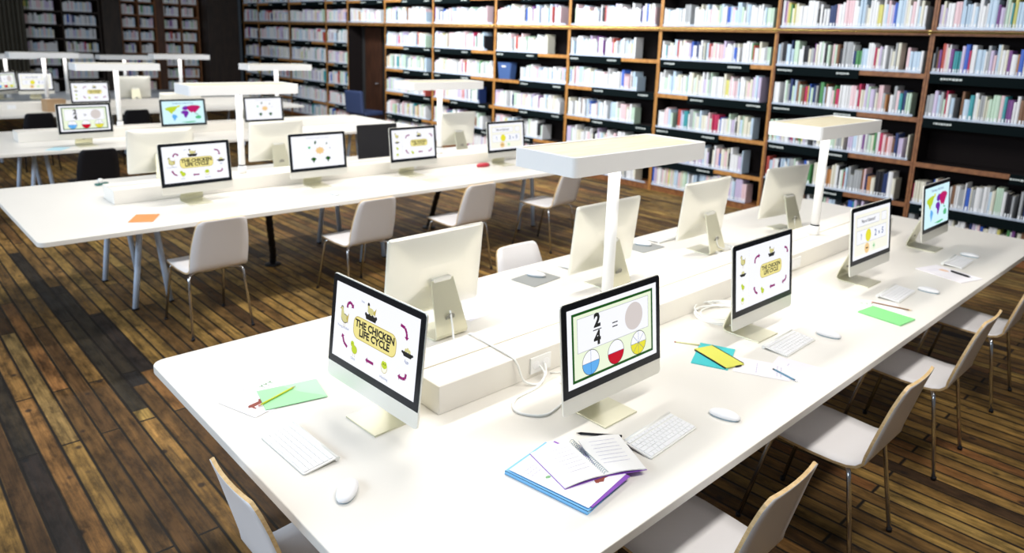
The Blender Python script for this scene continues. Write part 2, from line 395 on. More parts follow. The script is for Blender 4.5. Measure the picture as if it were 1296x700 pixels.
class Scr(MB):
    """display drawn in its own plane: u to the right 0..1, v down 0..1"""
    def __init__(s, bg):
        super().__init__(); s.k = 0
        s.q([(0, 0), (1, 0), (1, 1), (0, 1)], bg)
    def pt(s, u, v, k=None): return ((u - 0.5) * SW, -0.0002 * (s.k if k is None else k), (0.5 - v) * SH)
    def q(s, pts, mt):
        s.k += 0.12
        i = s.mi(mt); s.face([s.bm.verts.new(s.pt(u, v)) for u, v in reversed(pts)], i)
    def ell(s, u, v, a, b, mt, n=20, rot=0, a0=0, a1=2 * PI, ar=SW / SH):
        P = []
        full = abs(a1 - a0 - 2 * PI) < 1e-6
        for j in range(n if full else n + 1):
            t = a0 + (a1 - a0) * j / n
            x, y = a * math.cos(t), b * math.sin(t)
            x, y = x * math.cos(rot) - y * math.sin(rot), x * math.sin(rot) + y * math.cos(rot)
            P.append((u + x, v + y * ar))
        s.q(P, mt)
    def line(s, pts, wd, mt):
        s.k += 0.12
        i = s.mi(mt)
        for (u0, v0), (u1, v1) in zip(pts, pts[1:]):
            dx, dy = (u1 - u0) * SW, (v1 - v0) * SH; l = math.hypot(dx, dy) or 1
            nx, ny = -dy / l * wd / 2 / SW, dx / l * wd / 2 / SH
            P = [(u0 + nx, v0 + ny), (u1 + nx, v1 + ny), (u1 - nx, v1 - ny), (u0 - nx, v0 - ny)]
            s.face([s.bm.verts.new(s.pt(*p)) for p in P], i)
    def frame(s, u0, v0, u1, v1, wd, mt):
        e = wd / 2 / SW; f = wd / 2 / SH
        s.line([(u0 - e, v0), (u1 + e, v0)], wd, mt); s.line([(u0 - e, v1), (u1 + e, v1)], wd, mt)
        s.line([(u0, v0), (u0, v1)], wd, mt); s.line([(u1, v0), (u1, v1)], wd, mt)
    def rbox(s, u0, v0, u1, v1, r, mt):
        P = rrect(u0 * SW, u1 * SW, v0 * SH, v1 * SH, r, 5); s.q([(x / SW, y / SH) for x, y in P], mt)
    def text(s, txt, u, v, size, mt, bold=0.0, rot=0):
        s.k += 0.12
        cu = bpy.data.curves.new('txt', 'FONT'); cu.body = txt; cu.size = size; cu.align_x = 'CENTER'; cu.align_y = 'CENTER'
        cu.offset = bold; cu.resolution_u = 2
        o = bpy.data.objects.new('txt', cu); COL.objects.link(o)
        dg = bpy.context.evaluated_depsgraph_get(); me = bpy.data.meshes.new_from_object(o.evaluated_get(dg))
        x0, _, z0 = s.pt(u, v)
        i = s.mi(mt); vs = []
        for p in me.vertices:
            x, y = p.co.x, p.co.y
            x, y = x * math.cos(rot) - y * math.sin(rot), x * math.sin(rot) + y * math.cos(rot)
            vs.append(s.bm.verts.new((x0 + x, -0.0002 * s.k, z0 + y)))
        for f in me.polygons:
            ff = s.face([vs[j] for j in f.vertices], i)
            if ff and ff.normal.y > 0: ff.normal_flip()
        bpy.data.objects.remove(o); bpy.data.curves.remove(cu); bpy.data.meshes.remove(me)
    def arrow(s, pts, mt, wd=0.010):
        s.line(pts, wd, mt)
        (u0, v0), (u1, v1) = pts[-2], pts[-1]
        dx, dy = (u1 - u0) * SW, (v1 - v0) * SH; l = math.hypot(dx, dy); dx /= l; dy /= l
        h = 0.011
        s.q([((u1 * SW + dx * h) / SW, (v1 * SH + dy * h) / SH), ((u1 * SW - dy * h) / SW, (v1 * SH + dx * h) / SH), ((u1 * SW + dy * h) / SW, (v1 * SH - dx * h) / SH)], mt)
    def hen(s, u, v, k=1.0, body=None):
        body = body or G_hen; k *= 1.12
        s.ell(u + 0.005 * k, v + 0.02 * k, 0.034 * k, 0.026 * k, G_black); s.ell(u + 0.005 * k, v + 0.02 * k, 0.030 * k, 0.022 * k, body)
        s.q([(u - 0.032 * k, v + 0.03 * k), (u - 0.03 * k, v - 0.07 * k), (u - 0.012 * k, v - 0.07 * k), (u + 0.005 * k, v)], body)
        s.q([(u + 0.02 * k, v + 0.01 * k), (u + 0.044 * k, v - 0.05 * k), (u + 0.038 * k, v + 0.06 * k)], G_tan)
        s.ell(u - 0.022 * k, v - 0.075 * k, 0.012 * k, 0.012 * k, G_black); s.ell(u - 0.022 * k, v - 0.07 * k, 0.009 * k, 0.009 * k, body)
        s.q([(u - 0.034 * k, v - 0.075 * k), (u - 0.045 * k, v - 0.06 * k), (u - 0.032 * k, v - 0.055 * k)], G_tan)
        s.line([(u, v + 0.06 * k), (u - 0.002, v + 0.11 * k)], 0.0016, G_tan); s.line([(u + 0.012 * k, v + 0.06 * k), (u + 0.012 * k, v + 0.11 * k)], 0.0016, G_tan)
    def nesthen(s, u, v, k=1.0):
        s.ell(u - 0.004 * k, v - 0.02 * k, 0.036 * k, 0.022 * k, G_hen); s.q([(u + 0.02 * k, v - 0.02 * k), (u + 0.05 * k, v - 0.08 * k), (u + 0.04 * k, v + 0.02 * k)], G_tan)
        s.ell(u - 0.032 * k, v - 0.085 * k, 0.012 * k, 0.013 * k, G_black); s.q([(u - 0.042 * k, v - 0.07 * k), (u - 0.022 * k, v - 0.08 * k), (u - 0.01 * k, v), (u - 0.035 * k, v)], G_hen)
        s.q([(u - 0.062 * k, v + 0.02 * k), (u + 0.062 * k, v + 0.02 * k), (u + 0.05 * k, v + 0.08 * k), (u - 0.05 * k, v + 0.08 * k)], G_black)
        for j in range(7): s.ell(u + (-0.054 + 0.018 * j) * k, v + (0.028 + 0.02 * (j % 2)) * k, 0.011 * k, 0.012 * k, G_black, 8)
    def chick(s, u, v, k=1.0):
        s.ell(u + 0.008 * k, v + 0.02 * k, 0.027 * k, 0.024 * k, G_tan); s.ell(u + 0.008 * k, v + 0.02 * k, 0.024 * k, 0.021 * k, G_lime)
        s.ell(u - 0.012 * k, v - 0.025 * k, 0.017 * k, 0.017 * k, G_lime); s.ell(u - 0.015 * k, v - 0.028 * k, 0.003 * k, 0.003 * k, G_black, 8)
        s.line([(u, v + 0.06 * k), (u, v + 0.09 * k)], 0.0016, G_tan); s.line([(u + 0.015 * k, v + 0.06 * k), (u + 0.015 * k, v + 0.09 * k)], 0.0016, G_tan)
    def hatch(s, u, v, k=1.0):
        s.ell(u, v + 0.02 * k, 0.029 * k, 0.033 * k, G_tan); s.ell(u, v + 0.02 * k, 0.026 * k, 0.030 * k, G_cream)
        s.ell(u, v - 0.005 * k, 0.025 * k, 0.022 * k, G_lime); s.ell(u - 0.008 * k, v - 0.01 * k, 0.004 * k, 0.004 * k, G_black, 8); s.ell(u + 0.008 * k, v - 0.01 * k, 0.004 * k, 0.004 * k, G_black, 8)
        s.ell(u, v - 0.05 * k, 0.015 * k, 0.008 * k, G_cream)
    def eggs(s, u, v, k=1.0):
        for j in (-1, 0, 1): s.ell(u + j * 0.018 * k, v - 0.02 * k - (0.015 * k if j == 0 else 0), 0.012 * k, 0.015 * k, G_hen, 12)
        s.q([(u - 0.055 * k, v), (u + 0.055 * k, v), (u + 0.035 * k, v + 0.045 * k), (u - 0.035 * k, v + 0.045 * k)], G_black)
        for j in range(6): s.ell(u + (-0.048 + 0.019 * j) * k, v + 0.006, 0.012 * k, 0.009 * k, G_black, 8)
def scr_chicken():
    s = Scr(G_white)
    s.rbox(0.250, 0.33, 0.770, 0.625, 0.028, G_tan); s.rbox(0.256, 0.34, 0.764, 0.615, 0.026, G_yellow)
    s.text('THE CHICKEN', 0.51, 0.425, 0.0350, G_black, 0.0015); s.text('LIFE CYCLE', 0.51, 0.535, 0.0350, G_black, 0.0015)
    s.nesthen(0.455, 0.22, 1.15); s.hen(0.125, 0.42, 1.2); s.eggs(0.895, 0.47, 1.1); s.chick(0.275, 0.755, 1.35); s.hatch(0.655, 0.765, 1.3)
    s.text('Hen', 0.35, 0.115, 0.011, G_dblue); s.text('Young chicken', 0.125, 0.565, 0.012, G_dblue); s.text('Eggs', 0.895, 0.575, 0.013, G_dblue)
    s.text('Chick', 0.275, 0.905, 0.012, G_dblue); s.text('Hatching', 0.66, 0.925, 0.012, G_dblue)
    s.arrow([(0.16, 0.29), (0.165, 0.23), (0.20, 0.20), (0.225, 0.235)], G_purple); s.arrow([(0.80, 0.17), (0.85, 0.185), (0.872, 0.24), (0.875, 0.285)], G_purple)
    s.arrow([(0.90, 0.72), (0.895, 0.78), (0.865, 0.80), (0.835, 0.795)], G_purple); s.arrow([(0.53, 0.825), (0.455, 0.825)], G_purple); s.arrow([(0.195, 0.80), (0.15, 0.76), (0.13, 0.69)], G_purple)
    return s.mesh('screen')
def scr_chicken_cut():
    s = Scr(G_white)
    for j in range(22): s.line([(0.225, 0.05 + j * 0.042), (0.225, 0.068 + j * 0.042)], 0.001, G_lgrey)
    s.hen(0.11, 0.20, 0.95); s.eggs(0.115, 0.415, 0.9); s.chick(0.11, 0.62, 0.9); s.hatch(0.11, 0.84, 0.95)
    s.rbox(0.42, 0.36, 0.83, 0.60, 0.024, G_tan); s.rbox(0.425, 0.37, 0.825, 0.59, 0.022, G_yellow)
    s.text('THE CHICKEN', 0.625, 0.44, 0.026, G_black, 0.0009); s.text('LIFE CYCLE', 0.625, 0.525, 0.026, G_black, 0.0009)
    s.nesthen(0.63, 0.20, 0.95); s.chick(0.46, 0.80)
    s.arrow([(0.32, 0.30), (0.325, 0.23), (0.36, 0.195), (0.39, 0.195)], G_purple); s.arrow([(0.88, 0.19), (0.925, 0.21), (0.94, 0.27)], G_purple)
    s.arrow([(0.92, 0.70), (0.915, 0.77), (0.86, 0.80)], G_purple); s.arrow([(0.70, 0.80), (0.62, 0.80)], G_purple); s.arrow([(0.37, 0.83), (0.33, 0.79), (0.315, 0.73)], G_purple)
    return s.mesh('screen')
def scr_fraction():
    s = Scr(G_white)
    s.q([(0.045, 0.06), (0.955, 0.06), (0.955, 0.94), (0.045, 0.94)], G_green); s.q([(0.065, 0.095), (0.935, 0.095), (0.935, 0.905), (0.065, 0.905)], G_pgreen)
    s.q([(0.10, 0.14), (0.90, 0.14), (0.90, 0.58), (0.10, 0.58)], G_lgrey); s.q([(0.104, 0.147), (0.896, 0.147), (0.896, 0.573), (0.104, 0.573)], G_white)
    s.text('2', 0.31, 0.24, 0.064, G_black, 0.0032); s.text('4', 0.31, 0.47, 0.064, G_black, 0.0032)
    s.line([(0.265, 0.355), (0.355, 0.355)], 0.0035, G_black)
    s.line([(0.475, 0.345), (0.535, 0.345)], 0.004, G_black); s.line([(0.475, 0.395), (0.535, 0.395)], 0.004, G_black)
    s.ell(0.725, 0.355, 0.105, 0.105, G_grey, 32)
    for u, c, n in ((0.235, G_blue, 4), (0.51, G_red, 2), (0.775, G_yel2, 8)):
        s.ell(u, 0.745, 0.092, 0.092, G_black, 32); s.ell(u, 0.745, 0.088, 0.088, G_white, 32)
        s.ell(u, 0.745, 0.088, 0.088, c, 20, 0, 0, PI)
        for j in range(n // 2 if n > 2 else 1):
            a = PI * j / (n // 2) if n > 2 else 0
            s.line([(u - 0.088 * math.cos(a), 0.745 - 0.088 * math.sin(a) * SW / SH), (u + 0.088 * math.cos(a), 0.745 + 0.088 * math.sin(a) * SW / SH)], 0.0014, G_dblue)
    return s.mesh('screen')
def scr_math():
    s = Scr(G_white)
    s.q([(0.04, 0.07), (0.96, 0.07), (0.96, 0.93), (0.04, 0.93)], G_cream)
    for u0, v0, u1, v1 in ((0.09, 0.14, 0.70, 0.33), (0.76, 0.14, 0.90, 0.33), (0.09, 0.41, 0.90, 0.70)):
        s.q([(u0, v0), (u1, v0), (u1, v1), (u0, v1)], G_lgrey); s.q([(u0 + .004, v0 + .007), (u1 - .004, v0 + .007), (u1 - .004, v1 - .007), (u0 + .004, v1 - .007)], G_white)
    s.text('Plus or Subtract?', 0.395, 0.235, 0.026, G_black, 0.0006)
    s.text('?', 0.21, 0.555, 0.045, G_dblue, 0.001); s.ell(0.40, 0.555, 0.075, 0.075, G_yel2, 28); s.text('2', 0.60, 0.555, 0.052, G_dblue, 0.001)
    s.text('x', 0.70, 0.56, 0.034, G_dblue, 0.001); s.text('5', 0.80, 0.555, 0.052, G_dblue, 0.001)
    s.ell(0.37, 0.82, 0.062, 0.062, G_skin, 24); s.line([(0.34, 0.82), (0.40, 0.82)], 0.007, G_black)
    s.ell(0.56, 0.82, 0.05, 0.05, G_pgreen, 24); s.line([(0.535, 0.82), (0.585, 0.82)], 0.006, G_mgreen); s.line([(0.56, 0.775), (0.56, 0.865)], 0.006, G_mgreen)
    return s.mesh('screen')
def scr_map():
    s = Scr(G_cyan)
    s.text('Continents of the World', 0.5, 0.10, 0.024, G_dblue, 0.0003)
    s.q([(0.07, 0.30), (0.16, 0.25), (0.30, 0.22), (0.38, 0.24), (0.34, 0.33), (0.30, 0.42), (0.25, 0.47), (0.22, 0.56), (0.18, 0.50), (0.14, 0.42), (0.08, 0.38)], G_lime)
    s.q([(0.36, 0.19), (0.43, 0.18), (0.42, 0.26), (0.37, 0.28)], G_yel2)
    s.q([(0.24, 0.57), (0.31, 0.60), (0.35, 0.67), (0.31, 0.76), (0.27, 0.88), (0.25, 0.80), (0.22, 0.67)], G_blue)
    s.q([(0.47, 0.36), (0.49, 0.27), (0.56, 0.22), (0.62, 0.24), (0.61, 0.38), (0.55, 0.42)], G_viol)
    s.q([(0.44, 0.47), (0.50, 0.42), (0.60, 0.44), (0.63, 0.53), (0.60, 0.62), (0.55, 0.76), (0.51, 0.70), (0.50, 0.58), (0.45, 0.56)], G_viol)
    s.q([(0.60, 0.24), (0.72, 0.19), (0.86, 0.21), (0.93, 0.28), (0.87, 0.38), (0.82, 0.47), (0.78, 0.55), (0.73, 0.49), (0.69, 0.53), (0.63, 0.44), (0.60, 0.36)], G_crim)
    s.q([(0.77, 0.56), (0.86, 0.58), (0.84, 0.62), (0.78, 0.60)], G_mgreen); s.q([(0.78, 0.70), (0.86, 0.64), (0.92, 0.70), (0.91, 0.80), (0.83, 0.81), (0.78, 0.78)], G_mgreen)
    s.q([(0.40, 0.93), (0.74, 0.90), (0.80, 0.94), (0.60, 0.97)], G_mgreen)
    return s.mesh('screen')
def scr_plant():
    s = Scr(G_white)
    s.text('Anatomy of a plant cell group', 0.5, 0.075, 0.017, G_lgrey)
    for j in range(8):
        a = PI / 4 * j; s.ell(0.53 + 0.05 * math.cos(a), 0.48 + 0.06 * math.sin(a), 0.035, 0.022, G_skin, 12, a)
    s.ell(0.53, 0.48, 0.05, 0.042, G_skin, 16)
    s.ell(0.45, 0.22, 0.018, 0.034, G_green, 12, 0.3); s.ell(0.67, 0.27, 0.012, 0.02, G_green, 10, 0.6); s.ell(0.33, 0.37, 0.024, 0.022, G_mgreen, 12); s.ell(0.73, 0.42, 0.01, 0.014, G_lgrey, 10)
    for u in (0.40, 0.68):
        for dx, dy in ((-0.022, 0), (0.022, 0), (0, -0.02), (0, 0.02)): s.ell(u + dx, 0.74 + dy, 0.028, 0.022, G_green, 12)
        s.q([(u - 0.03, 0.76), (u + 0.03, 0.76), (u, 0.87)], G_green)
    return s.mesh('screen')
SCR = {'chicken': scr_chicken(), 'cut': scr_chicken_cut(), 'fraction': scr_fraction(), 'math': scr_math(), 'map': scr_map(), 'plant': scr_plant()}

# ------------------------------------------------------------------ computers
HB = 0.378; TILT = 0.105; ZB = 0.088
def make_computer(label, screen, black_back=False):
    t = thing('desktop_computer', label, 'computer')
    Mt = Matrix.Translation((0, 0, ZB)) @ Matrix.Rotation(-TILT, 4, 'X')
    w2 = 0.264
    def ring(ins, y, r): return [(x, y, z) for x, z in rrect(-w2 + ins, w2 - ins, ins, HB - ins, r, 5)]
    b = MB(); b.loops([ring(0.0012, 0, 0.014), ring(0, 0.0012, 0.015), ring(0, 0.006, 0.015), ring(0.012, 0.013, 0.02), ring(0.06, 0.026, 0.03), ring(0.11, 0.037, 0.03), ring(0.145, 0.042, 0.03)], M_alu_back, True, True, True, M=Mt)
    body = b.build('housing', t)
    b = MB()
    P = [(-w2 + 0.003, 0.058), (w2 - 0.003, 0.058)] + [p for p in rrect(-w2 + 0.003, w2 - 0.003, 0.058, HB - 0.003, 0.012, 5) if p[1] > 0.2]
    i = b.mi(M_black)
    b.loops([[(x, -0.0003, z) for x, z in P], [(x, -0.0018, z) for x, z in P]], M_black, True, True, False, M=Mt); b.build('bezel', t)
    o = bpy.data.objects.new('screen', SCR[screen]); COL.objects.link(o); o.parent = t
    o.matrix_local = Mt @ Matrix.Translation((0, -0.0022, 0.0595 + (HB - 0.0595) / 2))
    b = MB()
    # aluminium foot and rising neck, one bent strip with a round cable hole
    prof = [(-0.035, 0.003), (0.03, 0.003), (0.09, 0.003), (0.128, 0.004), (0.143, 0.010), (0.146, 0.024), (0.136, 0.06), (0.112, 0.13), (0.088, 0.20), (0.072, 0.250)]
    rings = []
    for k, (y, z) in enumerate(prof):
        y0, z0 = prof[max(k - 1, 0)]; y1, z1 = prof[min(k + 1, len(prof) - 1)]
        ty, tz = y1 - y0, z1 - z0; l = math.hypot(ty, tz); ny, nz = -tz / l, ty / l
        h = 0.003; ww = 0.0875 if z < 0.03 else 0.0875 - (z - 0.03) * 0.12
        rings.append([(-ww, y - ny * h, z - nz * h), (ww, y - ny * h, z - nz * h), (ww, y + ny * h, z + nz * h), (-ww, y + ny * h, z + nz * h)])
    b.loops(rings, M_stand, True, True, False); b.build('stand', t, bevel=0.0015)
    b = MB(); b.lathe([(0.024, 0), (0.024, 0.0015), (0.0, 0.0016)], mat('stand_hole', (0.25, 0.24, 0.2), 0.5), 18, M=Matrix.Translation((0, 0.1315, 0.088)) @ Matrix.Rotation(-PI / 2 - 0.32, 4, 'X')); b.build('cable_hole', t)
    b = MB(); b.box(-0.05, 0.05, 0.036, 0.078, 0.225, 0.258, M_alu); b.build('hinge', t, bevel=0.004)
    return t
protos = {}
def computer(kind, x, y, rz, label, z=0.74):
    if kind not in protos:
        protos[kind] = make_computer(label, kind); protos[kind].location = (x, y, z); protos[kind].rotation_euler = (0, 0, rz); return protos[kind]
    return dup(protos[kind], (x, y, z), rz, label)
R90 = PI / 2
computer('chicken', 0.407, 0.928, -R90 + 0.035, 'silver computer facing the left end of the nearest desk, showing the chicken life cycle')
computer('fraction', 1.086, 0.421, 0, 'silver all-in-one computer on the nearest desk showing the fraction 2/4 and three circles')
computer('cut', 2.175, 0.449, -0.01, 'silver computer on the nearest desk showing the life cycle beside a dotted column')
computer('math', 3.38, 0.44, -0.03, 'silver all-in-one computer on the nearest desk showing 2 x 5 above two small circles', 0.72 + 0.02)
computer('map', 4.505, 0.448, 0.0, 'silver all-in-one computer on the nearest desk with the world map, last of the right-hand row')
bk = [(1.065, 1.47, 0.03, 'all-in-one computer seen from behind, directly behind the leftmost screen on the nearest desk'),
      (2.17, 1.42, 0.0, 'all-in-one computer seen from behind, next to the pole of the largest lamp'),
      (3.20, 1.46, 0.0, 'all-in-one computer seen from behind, between the largest lamp and the farther lamp pole'),
      (4.20, 1.42, -0.12, 'all-in-one computer seen from behind, last of the back row and nearest the bookcases')]
for x, y, a, lb in bk: computer('plant' if x < 2 else 'chicken', x, y, PI + a, lb)
y2 = DY[1] + 0.58
computer('chicken', 1.13, y2 - 0.04, 0.06, 'computer showing the chicken life cycle on the second desk, leftmost of its front row')
computer('plant', 2.155, y2 + 0.02, 0.0, 'computer showing the green plant diagram on the second desk')
computer('cut', 3.12, y2 + 0.0, 0.0, 'computer showing the life cycle cut-out page on the second desk, beside a black monitor')
computer('math', 4.27, y2 - 0.03, 0.0, 'computer showing the pale arithmetic page at the right end of the second desk')
computer('map', 1.17, DY[1] + 1.52, PI, 'computer seen from behind on the second desk, left of the life cycle screen')
computer('map', 2.22, DY[1] + 1.6, PI, 'computer seen from behind on the second desk, beside the lamp pole')
computer('map', 4.36, DY[1] + 1.55, PI, 'computer seen from behind at the right end of the second desk')
y3 = DY[2] + 0.42
computer('fraction', 1.15, y3 - 0.22, 0.05, 'computer showing the fraction page on the third desk at the left of the photo')
computer('map', 2.23, y3 - 0.02, 0.0, 'computer showing the coloured world map on the third desk')
computer('plant', 3.24, y3 + 0.02, 0.0, 'computer showing the plant diagram on the third desk, right of the map screen')
computer('map', 2.55, DY[2] + 1.5, PI, 'computer seen from behind on the third desk, above the world map screen')
y4 = DY[3] + 0.45
computer('cut', 2.00, y4 - 0.7 + 0.35, 0.0, 'small distant computer with the life cycle page on the fourth desk')
computer('math', 1.76, DY[4] + 0.25, 0.0, 'small distant screen glowing yellow green on the farthest desk, left of the fourth desk lamp')
computer('fraction', 1.36, DY[4] + 0.42, 0.75, 'small distant turned screen at the left edge on the farthest desk')
computer('chicken', 2.98, DY[3] + 1.5, PI, 'distant computer seen from behind on the fourth desk, beside a pale lamp pole')

# black flat monitor seen from behind on the second desk
t = thing('black_monitor', 'black flat monitor on the second desk between the plant and cut-out screens', 'monitor', (3.22, DY[1] + 1.36, 0.74), 0.0)
b = MB(); Mt = Matrix.Translation((0, 0, 0.03)) @ Matrix.Rotation(-0.08, 4, 'X')
b.loops([[(x, 0, z) for x, z in rrect(-0.235, 0.235, 0, 0.37, 0.012)], [(x, 0.014, z) for x, z in rrect(-0.235, 0.235, 0, 0.37, 0.012)], [(x, 0.03, z) for x, z in rrect(-0.16, 0.16, 0.04, 0.29, 0.03)]], M_blackp, M=Mt); b.build('housing', t)
b = MB(); b.box(-0.025, 0.025, -0.0012, 0, 0.012, 0.018, M_sign if False else M_signtxt, M=Mt); b.build('badge', t)
b = MB(); b.prism(rrect(-0.1, 0.1, -0.06, 0.1, 0.03), 0, 0.01, M_blackp); b.box(-0.02, 0.02, 0.025, 0.045, 0.008, 0.16, M_blackp); b.build('stand', t, bevel=0.002)

# ------------------------------------------------------------------ chairs
def make_chair(label, black=False):
    Ms = M_blackp if black else M_shell; Me = M_blackp if black else M_ply; Ml = M_blackp if black else M_chrome
    t = thing('shell_chair', label, 'chair')
    prof = [(0.255, 0.436), (0.24, 0.447), (0.20, 0.452), (0.10, 0.449), (0.0, 0.444), (-0.08, 0.442), (-0.13, 0.446), (-0.165, 0.458), (-0.188, 0.480), (-0.202, 0.51), (-0.220, 0.58), (-0.242, 0.66), (-0.265, 0.74), (-0.282, 0.79), (-0.290, 0.812), (-0.294, 0.824)]
    hw = [0.165, 0.185, 0.198, 0.204, 0.203, 0.198, 0.196, 0.195, 0.195, 0.195, 0.194, 0.188, 0.176, 0.166, 0.155, 0.132]
    th = 0.0055; NX = 6
    top, bot = [], []
    b = MB(); i1 = b.mi(Ms); i2 = b.mi(Me)
    for k, ((y, z), h) in enumerate(zip(prof, hw)):
        y0, z0 = prof[max(k - 1, 0)]; y1, z1 = prof[min(k + 1, len(prof) - 1)]
        ty, tz = y1 - y0, z1 - z0; l = math.hypot(ty, tz); ny, nz = tz / l, -ty / l
        r1, r2 = [], []
        for j in range(NX + 1):
            u = -1 + 2 * j / NX
            bow = 0.010 * u * u if k > 8 else 0.0
            x = u * h
            r1.append(b.bm.verts.new((x, y + ny * th + bow, z + nz * th))); r2.append(b.bm.verts.new((x, y - ny * th + bow, z - nz * th)))
        top.append(r1); bot.append(r2)
    for k in range(len(prof) - 1):
        for j in range(NX):
            b.face([top[k][j], top[k + 1][j], top[k + 1][j + 1], top[k][j + 1]], i1, True)
            b.face([bot[k][j + 1], bot[k + 1][j + 1], bot[k + 1][j], bot[k][j]], i1, True)
        b.face([top[k][0], bot[k][0], bot[k + 1][0], top[k + 1][0]], i2)
        b.face([top[k][NX], top[k + 1][NX], bot[k + 1][NX], bot[k][NX]], i2)
    for j in range(NX):
        b.face([top[0][j], top[0][j + 1], bot[0][j + 1], bot[0][j]], i2)
        b.face([top[-1][j + 1], top[-1][j], bot[-1][j], bot[-1][j + 1]], i2)
    bmesh.ops.recalc_face_normals(b.bm, faces=b.bm.faces)
    b.build('shell', t)
    for sx in (-1, 1):
        for (ya, yb) in ((0.14, 0.285), (-0.09, -0.205)):
            b = MB(); s = 1 if ya > 0 else -1
            b.tube([(sx * 0.10, ya, 0.428), (sx * 0.16, ya + s * 0.03, 0.428), (sx * 0.178, ya + s * 0.045, 0.418), (sx * 0.184, ya + s * 0.052, 0.395), (sx * 0.205, yb, 0.004)], 0.0095, Ml, 10)
            b.lathe([(0.012, 0), (0.012, 0.018)], M_blackp, 10, (sx * 0.205, yb, 0)); b.build('leg', t)
    b = MB()
    b.tube([(-0.10, 0.14, 0.428), (0.10, 0.14, 0.428)], 0.0095, Ml, 8); b.tube([(-0.10, -0.09, 0.428), (0.10, -0.09, 0.428)], 0.0095, Ml, 8)
    for sx in (-1, 1): b.tube([(sx * 0.10, 0.14, 0.428), (sx * 0.10, -0.09, 0.428)], 0.0095, Ml, 8)
    b.build('seat_frame', t)
    return t
CH = make_chair('white moulded chair at the near left end of the nearest desk, cut by the frame')
CH.location = (0.175, 0.79, 0); CH.rotation_euler = (0, 0, -R90)
for x, y, rz, lb in [
 (1.09, 0.05, 0.0, 'white shell chair at the bottom right, closest to the stack of notebooks'),
 (2.115, 0.045, 0.0, 'white shell chair second from the bottom along the right side of the nearest desk'),
 (3.10, 0.045, 0.0, 'white shell chair third from the bottom along the right side of the nearest desk'),
 (4.11, 0.05, 0.0, 'white shell chair at the right edge, farthest along the right side of the nearest desk'),
 (0.955, DY[1] - 0.05, 0.03, 'white shell chair below the orange card, leftmost along the second desk'),
 (2.10, DY[1] - 0.10, 0.03, 'white shell chair second from the left along the second desk'),
 (3.13, DY[1] - 0.10, 0.02, 'white shell chair third from the left along the second desk, above the computer back'),
 (4.30, DY[1] - 0.06, 0.12, 'white shell chair farthest right along the second desk, under the largest lamp head'),
 (2.10, 1.74, PI, 'white chair across the nearest desk, its rounded back rising behind the grey mouse pad')]:
    dup(CH, (x, y, 0), rz, lb)
CB = make_chair('black chair pushed up to the third desk below the fractions screen', True)
CB.location = (1.06, DY[2] - 0.32, 0); CB.rotation_euler = (0, 0, 0)
for x, y, rz, lb in [(1.22, DY[3] - 0.22, 0.0, 'black chair at the fourth desk, above the white riser end at the left'),
                     (2.45, DY[3] - 0.22, 0.0, 'black chair at the fourth desk behind the world map screen'),
                     (3.2, DY[4] - 0.2, 0.0, 'black chair at the farthest desk beneath the lamps')]:
    dup(CB, (x, y, 0), rz, lb)

# dark cable spines hanging under the second desk
def spine(x, y, lb):
    t = thing('cable_spine', lb, 'cable guide', (x, y, 0), 0)
    b = MB(); pts = [(-0.27, -0.55, 0.70), (-0.25, -0.52, 0.62), (-0.20, -0.42, 0.48), (-0.12, -0.26, 0.32), (-0.04, -0.10, 0.14), (0, 0, 0.02)]
    P = []
    for a, c in zip(pts, pts[1:]):
        for k in range(4): P.append(Vector(a).lerp(Vector(c), k / 4))
    P.append(Vector(pts[-1]))
    b.tube(P, 0.03, M_blackp, 10, radii=[0.031 if k % 2 else 0.024 for k in range(len(P))]); b.build('spine', t)
    b = MB(); b.lathe([(0.07, 0), (0.07, 0.012), (0.04, 0.02)], M_blackp, 18); b.build('foot', t)
spine(1.87, DY[1] + 0.97, 'black curved cable spine under the second desk, right of the leftmost chair')
spine(3.74, DY[1] + 1.2, 'black curved cable spine under the second desk, left of the third chair')

# ------------------------------------------------------------------ things on the desks
ZT = 0.7402
def make_keyboard(label):
    t = thing('keyboard', label, 'keyboard')
    b = MB(); M = Matrix.Rotation(0.085, 4, 'X')
    P = rrect(-0.1395, 0.1395, -0.058, 0.056, 0.008)
    b.loops([[(x, y, 0.0015) for x, y in P], [(x, y, 0.006) for x, y in P]], M_kbase, True, True, False, M=Matrix.Translation((0, 0, 0.004)) @ M); b.build('base', t)
    b = MB(); b.tube([(-0.1395, 0.055, 0.0085), (0.1395, 0.055, 0.0085)], 0.0082, M_kbase, 12); b.build('battery_tube', t)
    b = MB(); x0 = -0.133
    rows = [[1] * 14, [1] * 13 + [1.0], [1.5] + [1] * 12 + [0.5], [1.75] + [1] * 10 + [1.25], [2.25] + [1] * 9 + [1.75 + 0.0], [1, 1, 1, 1.25, 4.75, 1.25, 1, 1, 1]]
    for r, row in enumerate(rows):
        tot = sum(row); u = 0.266 / tot; x = x0; y1 = 0.044 - r * 0.0163; hgt = 0.0105 if r == 0 else 0.0147
        for k in row:
            b.box(x + 0.0008, x + k * u - 0.0008, y1 - hgt, y1, 0.0062, 0.0085, M_key, M=Matrix.Translation((0, 0, 0.004)) @ M); x += k * u
    b.build('keys', t); return t
KB = make_keyboard('white keyboard at the near left of the nearest desk, in front of the leftmost screen')
KB.location = (0.158, 0.935, ZT); KB.rotation_euler = (0, 0, -R90 + 0.03)
